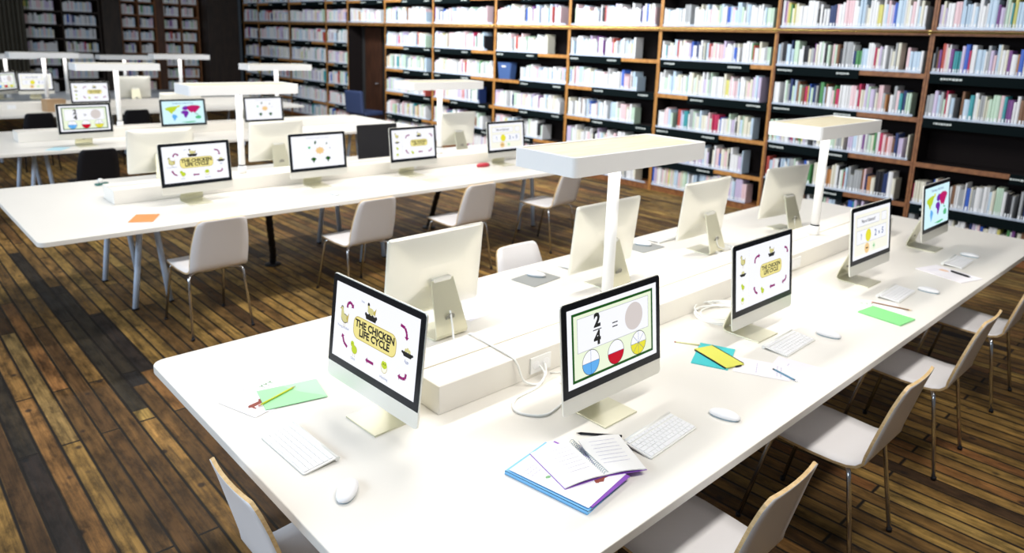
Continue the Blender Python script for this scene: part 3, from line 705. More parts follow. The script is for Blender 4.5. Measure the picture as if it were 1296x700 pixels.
for x, y, a, lb in [(1.105, 0.235, 0.05, 'white keyboard beside the black pencil, in front of the fractions screen'),
                    (2.19, 0.320, 0.02, 'white keyboard in front of the cut-out life cycle screen on the nearest desk'),
                    (3.31, 0.262, 0.03, 'white keyboard above the far green notebook, in front of the arithmetic screen'),
                    (4.29, 0.235, 0.02, 'white keyboard at the far right, in front of the nearest world map screen'),
                    (2.32, 1.70, PI, 'white keyboard behind the computer back next to the largest lamp pole'),
                    (3.22, 1.74, PI, 'white keyboard behind the computer back that stands between the two lamp poles')]:
    dup(KB, (x, y, ZT), a, lb)
def make_mouse(label):
    t = thing('computer_mouse', label, 'mouse')
    b = MB(); n = 20
    def ring(s, z): return [((0.029 * s) * math.copysign(abs(math.cos(2 * PI * j / n)) ** 0.8, math.cos(2 * PI * j / n)), 0.0565 * s * math.sin(2 * PI * j / n), z + (0.0 if z < 0.008 else -0.004 * (math.sin(2 * PI * j / n)) ** 2 * s)) for j in range(n)]
    b.loops([ring(0.97, 0.006), ring(1.0, 0.010), ring(0.97, 0.0155), ring(0.86, 0.0190), ring(0.66, 0.0213), ring(0.35, 0.0226), ring(0.08, 0.0229)], M_key, True, True, True); b.build('shell', t)
    b = MB(); b.loops([ring(0.90, 0.0), ring(0.955, 0.0062)], mat('mouse_base', (0.35, 0.45, 0.52), 0.35), True, True, False); b.build('base', t)
    return t
MO = make_mouse('white mouse on the near left of the nearest desk, below the leftmost keyboard')
MO.location = (0.160, 0.640, ZT); MO.rotation_euler = (0, 0, -0.75)
for x, y, a, lb in [(1.392, 0.165, 0.25, 'white mouse on the nearest desk, right of the keyboard at the fractions screen'),
                    (2.43, 0.25, 0.2, 'white mouse right of the keyboard at the cut-out life cycle screen'),
                    (3.515, 0.165, 0.1, 'white mouse right of the keyboard at the nearest arithmetic screen'),
                    (4.53, 0.235, 0.1, 'white mouse at the far right of the nearest desk, beside the last keyboard'),
                    (2.10, DY[1] + 0.26, 0.0, 'white mouse on the second desk below the plant diagram screen')]:
    dup(MO, (x, y, ZT), a, lb)
M_pad = mat('grey_felt', (0.30, 0.31, 0.30), 0.8)
for x, y, a, lb, lm in [(1.92, 1.665, 0.1, 'grey mouse pad across the nearest desk, left of the largest lamp pole', 'white mouse lying on the grey pad left of the largest lamp pole'),
                    (2.93, 1.69, 0.0, 'dark mouse pad behind the computer back right of the largest lamp pole', 'white mouse on the dark pad right of the largest lamp pole')]:
    b = MB(); b.prism(rrect(-0.115, 0.115, -0.085, 0.085, 0.008), 0, 0.003, M_pad); o = b.build('mouse_pad'); o.location = (x, y, ZT); o.rotation_euler = (0, 0, a); tag(o, lb, 'mouse pad')
    dup(MO, (x + 0.03, y + 0.03, ZT + 0.0032), PI + 0.5, lm)

M_ink = mat('ink_violet', (0.45, 0.42, 0.62), 0.7); M_inkred = mat('ink_brown_red', (0.28, 0.06, 0.04), 0.7); M_inkgreen = mat('ink_green', (0.20, 0.42, 0.20), 0.7)
def sheet(name, cat, label, x, y, w, h, rz, z, mt, th=0.0006, marks=(), rad=0.0):
    """marks: (material, [(u, v) polygon in metres from the centre]) printed on the top face"""
    b = MB()
    P = rrect(-w / 2, w / 2, -h / 2, h / 2, rad, 3) if rad else [(-w / 2, -h / 2), (w / 2, -h / 2), (w / 2, h / 2), (-w / 2, h / 2)]
    b.prism(P, 0, th, mt)
    for mt2, pl in marks: b.poly([(u, v, th + 0.0002) for u, v in pl], mt2)
    o = b.build(name); o.location = (x, y, z); o.rotation_euler = (0, 0, rz); tag(o, label, cat); return o
def writing(x0, x1, ys, wd=0.0012, mt=None):
    r = random.Random(int(abs(x0 * 1e4)) + len(ys)); out = []
    for y in ys:
        x = x0
        while x < x1 - 0.01:
            l = r.uniform(0.006, 0.02); out.append((mt or M_ink, [(x, y - wd), (min(x + l, x1), y - wd), (min(x + l, x1), y + wd), (x, y + wd)])); x += l + 0.004
    return out
def blob(cx, cy, a, b_, n=14, seed=0, j=0.25):
    r = random.Random(seed); return [(cx + a * math.cos(2 * PI * k / n) * (1 + r.uniform(-j, j)), cy + b_ * math.sin(2 * PI * k / n) * (1 + r.uniform(-j, j))) for k in range(n)]
def animal(cx, cy, s, mt):   # a small printed four-legged animal
    return [(mt, [(cx + u * s, cy + v * s) for u, v in ((-1, .1), (-.7, .5), (-.2, .45), (.5, .4), (.8, .75), (1.1, .55), (.85, .25), (.7, -.1), (.75, -.6), (.55, -.6), (.5, -.15), (-.5, -.15), (-.55, -.6), (-.75, -.6), (-.75, -.05))])]
def plantlets(cx, cy, s, mt):
    out = []
    for k in range(3):
        x = cx + (k - 1) * s * 1.2
        out.append((mt, [(x - .0015, cy - s), (x + .0015, cy - s), (x + .0015, cy + s * .3), (x - .0015, cy + s * .3)]))
        for q in (-1, 1): out.append((mt, [(x, cy), (x + q * s * .5, cy + s * .35), (x + q * s * .35, cy + s * .75), (x, cy + s * .35)]))
    return out
def pencil(name, label, p0, p1, z, mt, cat='pencil', r=0.0035):
    t = thing(name, label, cat, (p0[0], p0[1], z), math.atan2(p1[1] - p0[1], p1[0] - p0[0])); l = math.hypot(p1[0] - p0[0], p1[1] - p0[1])
    b = MB(); b.tube([(0.008, 0, r), (l - 0.018, 0, r)], r, mt, 6 if cat == 'pencil' else 10); b.build('barrel', t)
    if cat == 'pencil':
        b = MB(); b.tube([(l - 0.018, 0, r), (l - 0.004, 0, r)], r, M_blackp if mt is M_blackp else M_ply, 8, radii=[r, 0.0012]); b.build('sharpened_tip', t)
        b = MB(); b.tube([(l - 0.004, 0, r), (l, 0, r)], r, M_blackp, 8, radii=[0.0012, 0.0003]); b.build('lead', t)
        b = MB(); b.tube([(0, 0, r), (0.008, 0, r)], r * 0.98, mat('eraser_pink', (0.7, 0.35, 0.3), 0.6) if mt is not M_blackp else M_blackp, 8); b.build('eraser', t)
    else:
        b = MB(); b.tube([(0, 0, r), (0.008, 0, r)], r * 0.8, M_blackp, 8); b.build('cap', t)
        b = MB(); b.tube([(l - 0.018, 0, r), (l, 0, r)], r, M_chrome, 8, radii=[r, 0.0006]); b.build('tip', t)
    return t
# papers, green card and pencil at the near left end
sheet('paper_sheet', 'paper', 'lower white paper sheet fanned under the near green card, near left corner of the desk', 0.262, 1.375, 0.297, 0.21, 0.56, ZT, M_paper, marks=writing(-0.12, 0.12, (0.08, 0.065)))
sheet('paper_sheet', 'paper', 'upper white paper sheet with a red-brown animal and plants printed, under the near green card', 0.240, 1.335, 0.28, 0.19, 0.30, ZT + 0.0012, M_paper,
      marks=animal(-0.075, -0.028, 0.034, M_inkred) + plantlets(0.045, 0.062, 0.016, M_inkgreen))
M_gcard = mat('green_card', (0.38, 0.80, 0.42), 0.6); M_gdk = mat('green_card_fold', (0.46, 0.86, 0.52), 0.6)
sheet('green_card', 'card', 'light green card lying on papers at the near left, with a yellow pencil on it', 0.303, 1.278, 0.215, 0.152, -0.22, ZT + 0.0024, M_gcard, 0.002, marks=[(M_gdk, [(0.107, 0.076), (0.107, -0.07), (0.03, 0.0), (-0.02, 0.076)])])
pencil('pencil', 'yellow green pencil lying across the light green card at the near left', (0.172, 1.262), (0.336, 1.317), ZT + 0.0046, mat('pencil_yellow', (0.72, 0.76, 0.04), 0.4))
pencil('pencil', 'black pencil on the bare desk between the notebooks and the fractions screen', (1.001, 0.316), (0.897, 0.43), ZT, M_blackp, r=0.0045)
# stack of notebooks
M_blue = mat('notebook_blue', (0.20, 0.52, 0.86), 0.5); M_purp = mat('folder_purple', (0.26, 0.08, 0.50), 0.5)
t = thing('blue_notebook', 'light blue notebook at the bottom of the stack on the near desk edge', 'notebook', (0.690, 0.285, ZT), 0.155)
b = MB(); b.box(-0.105, 0.105, -0.1485, 0.1485, 0, 0.002, M_blue); b.box(-0.105, -0.103, -0.1485, 0.1485, 0, 0.012, M_blue); b.box(-0.105, 0.105, -0.1485, 0.1485, 0.010, 0.012, M_blue); b.build('cover', t)
b = MB(); b.box(-0.1025, 0.103, -0.146, 0.146, 0.002, 0.010, mat('pages_pale_blue', (0.62, 0.82, 0.93), 0.7)); b.build('pages', t)
sheet('purple_folder', 'folder', 'purple folder lying between the blue notebook and the open spiral notebook', 0.712, 0.276, 0.20, 0.285, 0.12, ZT + 0.0122, M_purp, 0.003)
sheet('paper_sheet', 'paper', 'white sheet with red-brown scribble under the open notebook, in the near stack', 0.700, 0.283, 0.212, 0.282, 0.16, ZT + 0.0155, M_paper,
      marks=[(M_inkred, blob(0.045, -0.095, 0.034, 0.014, 16, 3, 0.5)), (M_inkgreen, blob(-0.06, 0.03, 0.010, 0.006, 10, 4))] + writing(-0.09, -0.03, (0.10, 0.085, 0.07)))
t = thing('spiral_notebook', 'open spiral notebook with white pages on top of the near stack', 'notebook', (0.800, 0.290, ZT + 0.0164), -0.26)
b = MB(); 
for side, a in ((-1, 0.02), (1, -0.20)):
    M = Matrix.Rotation(a, 4, 'Z')
    b2 = MB(); n = 6; x1 = side * 0.150
    pr = [(side * (0.006 + 0.144 * k / n), 0.006 * math.sin(PI * k / n) + 0.001) for k in range(n + 1)]
    b2.loops([[(x, -0.10, z), (x, 0.10, z), (x, 0.10, z + 0.0035), (x, -0.10, z + 0.0035)] for x, z in pr], M_paperw, True, True, False, M=M)
    o = b2.build('page_block', t)
    bb = MB(); bb.box(min(side * 0.006, x1 + side * 0.002), max(side * 0.006, x1 + side * 0.002), -0.102, 0.102, 0, 0.001, M_purp, M=M); bb.build('cover', t)
    bw = MB()
    for k in range(7): bw.box(min(side * 0.03, side * 0.12), max(side * 0.03, side * 0.12), 0.07 - k * 0.02, 0.071 - k * 0.02, 0.0110, 0.0112, M_ink, M=M)
    bw.build('ruled_lines', t)
b.bm.free()
b = MB()
for k in range(24):
    y = -0.096 + k * 0.0083
    b.tube([(0.008 * math.cos(a), y, 0.006 + 0.008 * math.sin(a)) for a in [2 * PI * j / 10 for j in range(10)]], 0.0009, mat('wire_grey', (0.30, 0.40, 0.46), 0.3, metal=0.6), 5, closed=True)
b.build('wire_binding', t)
# teal and yellow notebooks
sheet('teal_notebook', 'notebook', 'teal notebook crossing under the yellow one, left of the cut-out screen keyboard', 1.808, 0.470, 0.225, 0.15, 0.40, ZT, mat('teal_cover', (0.05, 0.52, 0.55), 0.5), 0.004)
t = thing('yellow_notebook', 'yellow notebook with black edges lying across the teal one', 'notebook', (1.812, 0.448, ZT + 0.0042), -0.30)
b = MB(); b.box(-0.048, 0.048, -0.10, 0.10, 0, 0.004, mat('yellow_cover', (0.66, 0.66, 0.10), 0.5)); b.build('cover', t)
b = MB(); b.box(-0.054, -0.048, -0.10, 0.092, 0, 0.004, M_blackp); b.box(0.048, 0.054, -0.092, 0.10, 0, 0.004, M_blackp); b.box(0.0, 0.03, -0.106, -0.10, 0, 0.004, M_blackp); b.build('edging', t)
pencil('pencil', 'pale yellow pencil resting left of the teal notebook', (1.80, 0.665), (1.862, 0.56), ZT, mat('pencil_pale_yellow', (0.85, 0.82, 0.45), 0.5))
sheet('paper_sheet', 'paper', 'white paper sheet with the blue pen on it, near desk edge', 1.955, 0.165, 0.20, 0.215, 0.20, ZT, M_paper, marks=writing(-0.06, 0.05, (0.05,)))
sheet('paper_sheet', 'paper', 'white paper sheet with violet scribble right beside the yellow notebook', 1.86, 0.275, 0.15, 0.22, 0.45, ZT + 0.0008, M_paper, marks=writing(-0.05, 0.05, (-0.06, -0.075, 0.02)))
pencil('pen', 'slim blue grey pen on the white paper before the cut-out life cycle screen', (1.888, 0.240), (1.857, 0.118), ZT + 0.0012, mat('pen_blue', (0.18, 0.36, 0.50), 0.3, metal=0.3), 'pen')
# far papers
sheet('paper_sheet', 'paper', 'white paper with pale green plant prints beside the far green notebook', 3.00, 0.265, 0.28, 0.20, -0.9, ZT, M_paperw, marks=plantlets(-0.02, 0.045, 0.02, M_inkgreen) + writing(-0.1, 0.1, (-0.06,)))
sheet('green_notebook', 'notebook', 'bright green notebook at the desk edge before the arithmetic screen', 2.915, 0.172, 0.150, 0.215, -0.12, ZT + 0.0008, mat('green_cover', (0.25, 0.70, 0.26), 0.5), 0.006)
pencil('pencil', 'brown pencil across the papers behind the bright green notebook', (3.06, 0.30), (3.10, 0.11), ZT + 0.001, mat('pencil_brown', (0.30, 0.16, 0.08), 0.5))
sheet('paper_sheet', 'paper', 'wide white paper on the desk before the last keyboard at far right', 3.975, 0.20, 0.20, 0.29, -0.30, ZT, M_paper, 0.004, marks=writing(-0.07, 0.03, (0.09, 0.07)) + [(M_skin if False else mat('print_peach', (0.85, 0.55, 0.35), 0.7), blob(0.03, 0.05, 0.02, 0.03, 12, 8))])
pencil('pen', 'black marker pen on the wide paper at far right', (4.02, 0.20), (3.975, 0.075), ZT + 0.0044, M_blackp, 'pen', 0.006)
sheet('paper_sheet', 'paper', 'lilac white paper behind the leftmost computer back on the nearest desk', 1.36, 1.50, 0.24, 0.15, 0.1, ZT, M_paper)
# second and third desk
sheet('orange_card', 'card', 'orange card near the left end of the second desk', 0.668, DY[1] + 0.285, 0.15, 0.215, -0.50, ZT, mat('orange_paper', (0.88, 0.27, 0.07), 0.6), 0.004)
sheet('paper_sheet', 'paper', 'white printed paper on the second desk below the plant diagram screen', 1.72, DY[1] + 0.34, 0.21, 0.26, 0.4, ZT, M_paper, marks=writing(-0.07, 0.07, (0.08, 0.04, 0.0, -0.04), 0.006))
sheet('paper_sheet', 'paper', 'pale paper with grey print on the second desk below the cut-out screen', 2.86, DY[1] + 0.36, 0.21, 0.29, 0.2, ZT, M_paperw, marks=writing(-0.07, 0.07, (0.08, 0.02), 0.006))
sheet('paper_sheet', 'paper', 'pale yellow paper on the second desk below the cut-out screen', 3.12, DY[1] + 0.28, 0.15, 0.2, -0.2, ZT, mat('paper_yellow', (0.85, 0.86, 0.55), 0.7))
sheet('paper_sheet', 'paper', 'pale blue paper lying on the third desk before the fractions screen', 0.86, DY[2] + 0.17, 0.16, 0.24, -0.6, ZT, mat('paper_cyan', (0.45, 0.70, 0.78), 0.7))
b = MB(); n = 16
b.loops([[(0.085 * s * math.cos(2 * PI * j / n), 0.04 * s * math.sin(2 * PI * j / n), z) for j in range(n)] for s, z in ((0.85, 0), (1, 0.012), (0.95, 0.026), (0.7, 0.036), (0.3, 0.040))], mat('red_case', (0.48, 0.03, 0.05), 0.35))
o = b.build('glasses_case'); o.location = (4.0, DY[1] + 0.62, ZT); tag(o, 'red oval glasses case on the second desk below the arithmetic screen', 'case')
t = thing('tape_dispenser', 'small dark green tape dispenser near the left rear corner of the second desk', 'tape dispenser', (0.735, DY[1] + 1.63, ZT), 0.4)
b = MB(); b.prism([(-0.05, -0.02), (0.05, -0.02), (0.055, 0.02), (-0.05, 0.02)], 0, 0.018, mat('dark_green', (0.03, 0.14, 0.12), 0.4)); b.build('base', t, bevel=0.004)
b = MB(); b.lathe([(0.012, -0.008), (0.02, -0.008), (0.02, 0.008), (0.012, 0.008)], M_white, 16, M=Matrix.Translation((-0.01, 0, 0.036)) @ Matrix.Rotation(PI / 2, 4, 'X')); b.build('tape_roll', t)
t = thing('cardboard_box', 'small tan cardboard box on the fourth desk left of its life cycle screen', 'box', (1.60, DY[3] + 0.55, ZT), 0.2)
M_card = mat('cardboard', (0.55, 0.36, 0.20), 0.8, noise=0.2, nscale=8)
b = MB(); b.box(-0.13, 0.13, -0.1, 0.1, 0, 0.17, M_card); b.build('carton', t, bevel=0.003)
b = MB(); b.box(-0.135, 0.0, -0.105, 0.105, 0.17, 0.176, M_card); b.box(0.004, 0.135, -0.105, 0.105, 0.17, 0.176, M_card); b.build('flap', t)
b = MB(); b.box(-0.02, 0.03, -0.1015, -0.1, 0.05, 0.09, M_blackp); b.build('hand_hole', t)

# ------------------------------------------------------------------ cables
def curve_pts(P, n=8):
    P = [Vector(p) for p in P]; out = []
    for k in range(len(P) - 1):
        p0 = P[max(k - 1, 0)]; p1 = P[k]; p2 = P[k + 1]; p3 = P[min(k + 2, len(P) - 1)]
        for j in range(n):
            t = j / n; out.append(0.5 * ((2 * p1) + (p2 - p0) * t + (2 * p0 - 5 * p1 + 4 * p2 - p3) * t * t + (3 * p1 - p0 - 3 * p2 + p3) * t ** 3))
    out.append(P[-1]); return out
def cable(label, P, r=0.0045, n=8):
    b = MB(); b.tube(curve_pts(P, n), r, M_cable, 8); o = b.build('power_cable'); tag(o, label, 'cable'); return o
zc = ZT + 0.0047; zr = 0.8482 + 0.0048
cable('white cable running from the leftmost computer back over the riser top', [(1.07, 1.34, 0.86), (1.06, 1.31, 0.80), (1.02, 1.24, zc), (0.99, 1.15, zc), (0.985, 1.113, 0.80), (0.985, 1.10, zr), (0.98, 0.98, zr), (0.97, 0.84, zr), (0.975, 0.806, 0.83), (1.00, 0.79, 0.76), (1.05, 0.76, zc), (1.10, 0.775, 0.765), (1.125, 0.806, 0.79)])
cable('white cable looping on the desk between the riser outlet and the fractions computer', [(1.095, 0.806, 0.79), (1.09, 0.77, 0.765), (1.02, 0.745, zc), (0.90, 0.73, zc), (0.84, 0.66, zc), (0.90, 0.58, zc), (1.02, 0.60, zc), (1.08, 0.60, 0.76), (1.086, 0.572, 0.80), (1.086, 0.555, 0.83)])
cable('thin white cable curling right of the riser outlet behind the fractions computer', [(1.15, 0.80, zc), (1.22, 0.74, zc), (1.25, 0.66, zc), (1.18, 0.62, zc), (1.13, 0.66, zc), (1.12, 0.72, zc)], 0.0025)
P = []
for k in range(64):
    a = 2 * PI * k / 15; r = 0.118 + 0.018 * math.sin(k * 0.55); P.append((2.24 + r * 1.15 * math.cos(a), 0.69 + r * math.sin(a), zc + 0.0075 * (k // 15) + 0.003 * math.sin(k * 1.3) + 0.003))
cable('loose coil of white cable beside the riser behind the cut-out life cycle screen', [(2.19, 0.575, 0.84), (2.20, 0.59, 0.78)] + P + [(2.30, 0.80, zc + 0.02), (2.36, 0.76, zc)], 0.0036, 3)
P = []
for k in range(30):
    a = 2 * PI * k / 13; P.append((3.27 + 0.09 * math.cos(a), 1.30 + 0.055 * math.sin(a), zc + 0.008 * (k // 13) + 0.003))
cable('white cable coiled at the foot of the computer back between the lamp poles', [(3.20, 1.33, 0.85), (3.21, 1.31, 0.78)] + P, 0.0036, 3)
P = []
for k in range(26):
    a = 2 * PI * k / 13; P.append((4.10 + 0.09 * math.cos(a), 1.27 + 0.055 * math.sin(a), zc + 0.008 * (k // 13) + 0.003))
cable('white cable coiled at the foot of the last computer back near the bookcases', [(4.19, 1.29, 0.85), (4.18, 1.28, 0.78)] + P, 0.0036, 3)

# ------------------------------------------------------------------ dim background pieces
t = thing('blue_chair', 'dark blue upholstered chair standing in front of the brown doorway', 'chair', (7.35, 12.35, 0), -R90 + 0.15)
M_navy = mat('navy_fabric', (0.03, 0.05, 0.13), 0.7)
b = MB(); b.box(-0.27, 0.27, -0.25, 0.25, 0.38, 0.47, M_navy); b.build('seat', t, bevel=0.025, seg=3)
b = MB(); b.box(-0.27, 0.27, -0.29, -0.21, 0.44, 0.92, M_navy, M=Matrix.Rotation(0.08, 4, 'X')); b.build('backrest', t, bevel=0.03, seg=3)
for sx in (-1, 1):
    for sy in (-1, 1):
        b = MB(); b.tube([(sx * 0.22, sy * 0.2, 0.39), (sx * 0.24, sy * 0.22, 0.0)], 0.016, M_dwood, 8); b.build('leg', t)
b = MB(); n = 70
PC = [(1.75 + 0.85 * k / n + 0.0, 19.30 + 0.05 * math.sin(k * 0.9) + 0.02 * math.sin(k * 2.3)) for k in range(n + 1)]
M_curt = mat('curtain_cloth', (0.11, 0.10, 0.075), 0.9, noise=0.3, nscale=5)
b.loops([[(x, y, 0.03) for x, y in PC], [(x * 1.0, y, 3.6) for x, y in PC]], M_curt, False, False, True, closed=False)
b.loops([[(x, y + 0.006, 3.6) for x, y in PC], [(x, y + 0.006, 0.03) for x, y in PC]], M_curt, False, False, True, closed=False)
o = b.build('curtain'); tag(o, 'tall grey brown curtain hanging in folds at the far left of the back wall', 'curtain')

# ------------------------------------------------------------------ bookcases
XF = 7.548
FILL = {(1, 2): (0.60, 1.0), (1, 3): (0.0, 1.0), (1, 4): (0, 1), (2, 4): (0, .98), (2, 3): (0, .97), (2, 2): (0, .98), (2, 1): (0, .93), (3, 4): (0, .98), (3, 3): (0, .93), (3, 2): (0, .90), (3, 1): (0, .85), (3, 0): (0, .9),
        (4, 4): (0, .76), (4, 3): (0, .80), (4, 2): (0, .80), (4, 1): (0, .9), (5, 4): (0, .74), (5, 3): (.37, 1), (5, 2): (0, .93), (5, 1): (0, .72), (6, 4): (0, .9), (6, 3): (0, 1), (6, 2): (0, .8), (6, 1): (0, .85), (7, 4): (0, .85), (7, 3): (0, .87), (7, 2): (0, .85)}
BOARDS = [0.08, 0.452, 0.908, 1.378, 1.838, 2.288, 2.745]
TOP = 3.20
def bookcase(y1, y0, label, boards=BOARDS, zb=0.0, xf=XF, signs=None, seed=1, face=None, bay=0):
    """y1: left side as seen (greater y), y0: right side"""
    r = random.Random(seed); face = face or M_caselight
    t = thing('bookcase', label, 'bookcase', (xf, y0, zb), 0)
    W = y1 - y0; D = 0.33; tk = 0.022
    for nm, a in (('side_panel', 0.002), ('side_panel', W - 0.002 - tk)):
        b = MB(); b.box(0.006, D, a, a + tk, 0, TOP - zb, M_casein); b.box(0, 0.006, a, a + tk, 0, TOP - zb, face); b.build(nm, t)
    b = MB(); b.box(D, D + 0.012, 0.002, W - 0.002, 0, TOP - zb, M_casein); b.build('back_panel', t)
    b = MB(); b.box(0, D, 0.024, W - 0.024, TOP - zb - 0.03, TOP - zb, M_case); b.build('top_panel', t)
    for k, z in enumerate(boards):
        zz = z - zb
        b = MB()
        if k == 0 and zb == 0: b.box(0.01, D, 0.024, W - 0.024, 0, zz, M_case)
        else:
            hh = 0.05 if abs(z - 2.288) > 0.01 else 0.06
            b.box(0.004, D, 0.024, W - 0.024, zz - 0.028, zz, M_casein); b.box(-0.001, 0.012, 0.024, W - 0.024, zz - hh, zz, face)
        b.build('shelf', t)
        if not (k == 0 and zb == 0) and abs(z - 2.288) > 0.01:
            fr = (signs or {}).get(k)
            if fr is None: fr = (0.0, 0.62) if r.random() < 0.5 else (0.36, 1.0)
            a0, a1 = W - 0.03 - fr[1] * (W - 0.06), W - 0.03 - fr[0] * (W - 0.06)
            b = MB(); b.box(-0.010, -0.002, a0, a1, zz - 0.095, zz + 0.004, M_sign); sg = b.build('shelf_sign', t)
            b = MB()
            for q in (0.88, 0.16):
                yy = a0 + (a1 - a0) * q; x = yy + 0.09
                for _ in range(7):
                    l = r.uniform(0.010, 0.028); b.box(-0.0112, -0.0100, x - l, x, zz - 0.050 - r.uniform(0, 0.006), zz - 0.034, M_signtxt); x -= l + 0.007
            b.build('sign_lettering', sg)
        b = MB(); f0, f1 = FILL.get((bay, k), (0.0, 0.97)); b.box(-0.004, -0.0015, W - 0.03 - f1 * (W - 0.06), W - 0.03 - f0 * (W - 0.06), zz + 0.004, zz + 0.030, M_rail); b.build('book_rail', t)
    return t
YU = [-1.83, -0.11, 1.613, 3.334, 5.041, 6.754, 8.485, 10.266, 11.914]
names = ['bookcase wholly at the right, beyond the picture edge', 'tall bookcase cut by the right edge of the photo', 'tall bookcase second from the right edge, behind the farther lamp',
         'tall bookcase third from the right edge, above the largest lamp', 'tall bookcase fourth from the right edge, left of the largest lamp head',
         'tall bookcase fifth from the right edge, holding the small blue bin', 'tall bookcase sixth from the right edge, second to the right of the doorway',
         'tall bookcase directly right of the brown doorway']
SG = {1: {4: (0, 1), 3: (0, 1), 2: (0.52, 1), 1: (0, 1)}, 2: {4: (0, .6), 3: (0, .62), 2: (0, .6), 1: (0, .6)}, 3: {4: (0, .83), 3: (.3, 1), 2: (0, .62), 1: (.0, .6)},
      4: {4: (0, .62), 3: (.3, 1), 2: (.3, 1), 1: (0, .6)}, 5: {4: (0, .62), 3: (.37, 1), 2: (.37, 1), 1: (0, .6)}, 6: {4: (0, .65), 3: (0, .65), 2: (0.3, .95)}, 7: {4: (.4, 1), 3: (.4, 1), 2: (.4, 1), 1: (0, .8)}}
BAYS = []   # (y1, y0, boards, short name, xf)
for k in range(1, 8):
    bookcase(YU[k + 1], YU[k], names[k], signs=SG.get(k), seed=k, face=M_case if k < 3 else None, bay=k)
    BAYS.append((YU[k + 1], YU[k], BOARDS, ['', 'bookcase at right edge', 'second bookcase from right', 'third bookcase from right', 'fourth bookcase from right', 'fifth bookcase from right', 'sixth bookcase from right', 'bookcase right of doorway'][k]))
bookcase(13.39, 11.914, 'short bookcase mounted above the brown doorway', boards=[2.288, 2.745], zb=2.23, seed=20)
BAYS.append((13.39, 11.914, [2.288, 2.745], 'case above the doorway'))
YL = [13.39, 14.36, 16.19, 17.97, 18.92]
ln = ['narrow bookcase directly left of the brown doorway', 'bookcase second to the left of the brown doorway', 'bookcase third to the left of the brown doorway', 'last bookcase before the dark corner pier']
for k in range(4):
    bookcase(YL[k + 1], YL[k], ln[k], seed=30 + k); BAYS.append((YL[k + 1], YL[k], BOARDS, ln[k]))
# brass ladder rail along the cornice
t = thing('ladder_rail', 'brass ladder rail running along the cornice of the tall bookcases', 'rail', (XF - 0.056, 0, 2.262), 0)
b = MB(); b.tube([(0, -0.1, 0), (0, 18.9, 0)], 0.011, M_brass, 10); b.build('rail', t)
for y in YU[1:] + YL:
    b = MB(); b.tube([(0, y + 0.03, 0), (0.049, y + 0.03, 0)], 0.010, M_brass, 8); b.lathe([(0.02, 0), (0.02, 0.006)], M_brass, 12, M=Matrix.Translation((0.047, y + 0.03, 0)) @ Matrix.Rotation(PI / 2, 4, 'Y')); b.build('bracket', t)
# cases on the back wall
BW = [(2.60, 4.20, 'dim bookcase on the back wall beside the curtain'), (4.66, 5.50, 'dim bookcase on the back wall between the pillar and its brown neighbour'), (5.66, 6.58, 'dim bookcase on the back wall next to the corner pier')]
BB = [0.1, 0.42, 0.74, 1.06, 1.38, 1.70, 2.02, 2.34, 2.66]
for x0, x1, lb in BW:
    t = thing('wall_bookcase', lb, 'bookcase', (x0, 19.50, 0), 0); W = x1 - x0
    for a in (0, W / 2 - 0.015, W - 0.03):
        b = MB(); b.box(a, a + 0.03, 0, 0.34, 0, 3.1, M_dwood if W > 1.2 else M_case); b.build('side_panel', t)
    b = MB(); b.box(0, W, 0.34, 0.355, 0, 3.1, M_casein); b.build('back_panel', t)
    for z in BB + [3.0]:
        b = MB(); b.box(0.03, W - 0.03, 0, 0.34, z - 0.03, z, M_dwood if W > 1.2 else M_case); b.build('shelf', t)
b = MB(); b.box(5.50, 5.66, 19.45, 19.86, 0, 4.9, wood('brown_pilaster', (0.05, 0.02, 0.012), (0.10, 0.04, 0.02), (4, 4, 1))); struct(b.build('wall_back_pilaster'))

# blue bin on the shelf
t = thing('storage_bin', 'small blue plastic bin on a shelf, at the left of its row', 'bin', (XF + 0.10, 8.26, 1.3795), 0)
M_bin = mat('bin_blue', (0.06, 0.12, 0.30), 0.45)
def rr(s, z): return [(x * s, y * s, z) for x, y in rrect(-0.08, 0.08, -0.17, 0.17, 0.02)]
b = MB(); b.loops([rr(0.85, 0), rr(1.0, 0.27), rr(1.04, 0.28), rr(0.94, 0.28), rr(0.80, 0.01)], M_bin, True, True, False); b.build('tub', t)
b = MB(); b.box(-0.086, -0.080, -0.05, 0.05, 0.20, 0.225, M_key); b.build('label_plate', t)

# ------------------------------------------------------------------ books
PAL = {'white': (0.80, 0.81, 0.83), 'ivory': (0.76, 0.74, 0.62), 'pale blue': (0.52, 0.66, 0.80), 'lilac': (0.60, 0.52, 0.72), 'pale pink': (0.80, 0.58, 0.62), 'pale green': (0.55, 0.72, 0.58),
       'grey': (0.40, 0.42, 0.44), 'crimson': (0.50, 0.03, 0.10), 'red': (0.48, 0.08, 0.06), 'royal blue': (0.04, 0.12, 0.52), 'navy': (0.02, 0.04, 0.14), 'purple': (0.20, 0.07, 0.26),
       'yellow': (0.66, 0.62, 0.18), 'orange': (0.55, 0.25, 0.09), 'teal': (0.05, 0.32, 0.36), 'black': (0.02, 0.02, 0.025), 'green': (0.08, 0.28, 0.10), 'brown': (0.22, 0.11, 0.06)}
BM = {k: mat('book_' + k.replace(' ', '_'), v, 0.45) for k, v in PAL.items()}
M_pages = mat('book_pages', (0.70, 0.66, 0.55), 0.8); M_stick = mat('call_number_label', (0.86, 0.88, 0.92), 0.5)
PALEW = [('white', 44), ('ivory', 12), ('pale blue', 12), ('lilac', 9), ('pale pink', 9), ('pale green', 8), ('grey', 4), ('crimson', 1.2), ('red', 1), ('royal blue', 1.5), ('navy', 1.5), ('purple', 0.8), ('yellow', 1.5), ('orange', 0.7), ('teal', 1), ('black', 1.5), ('green', 0.5), ('brown', 0.5)]
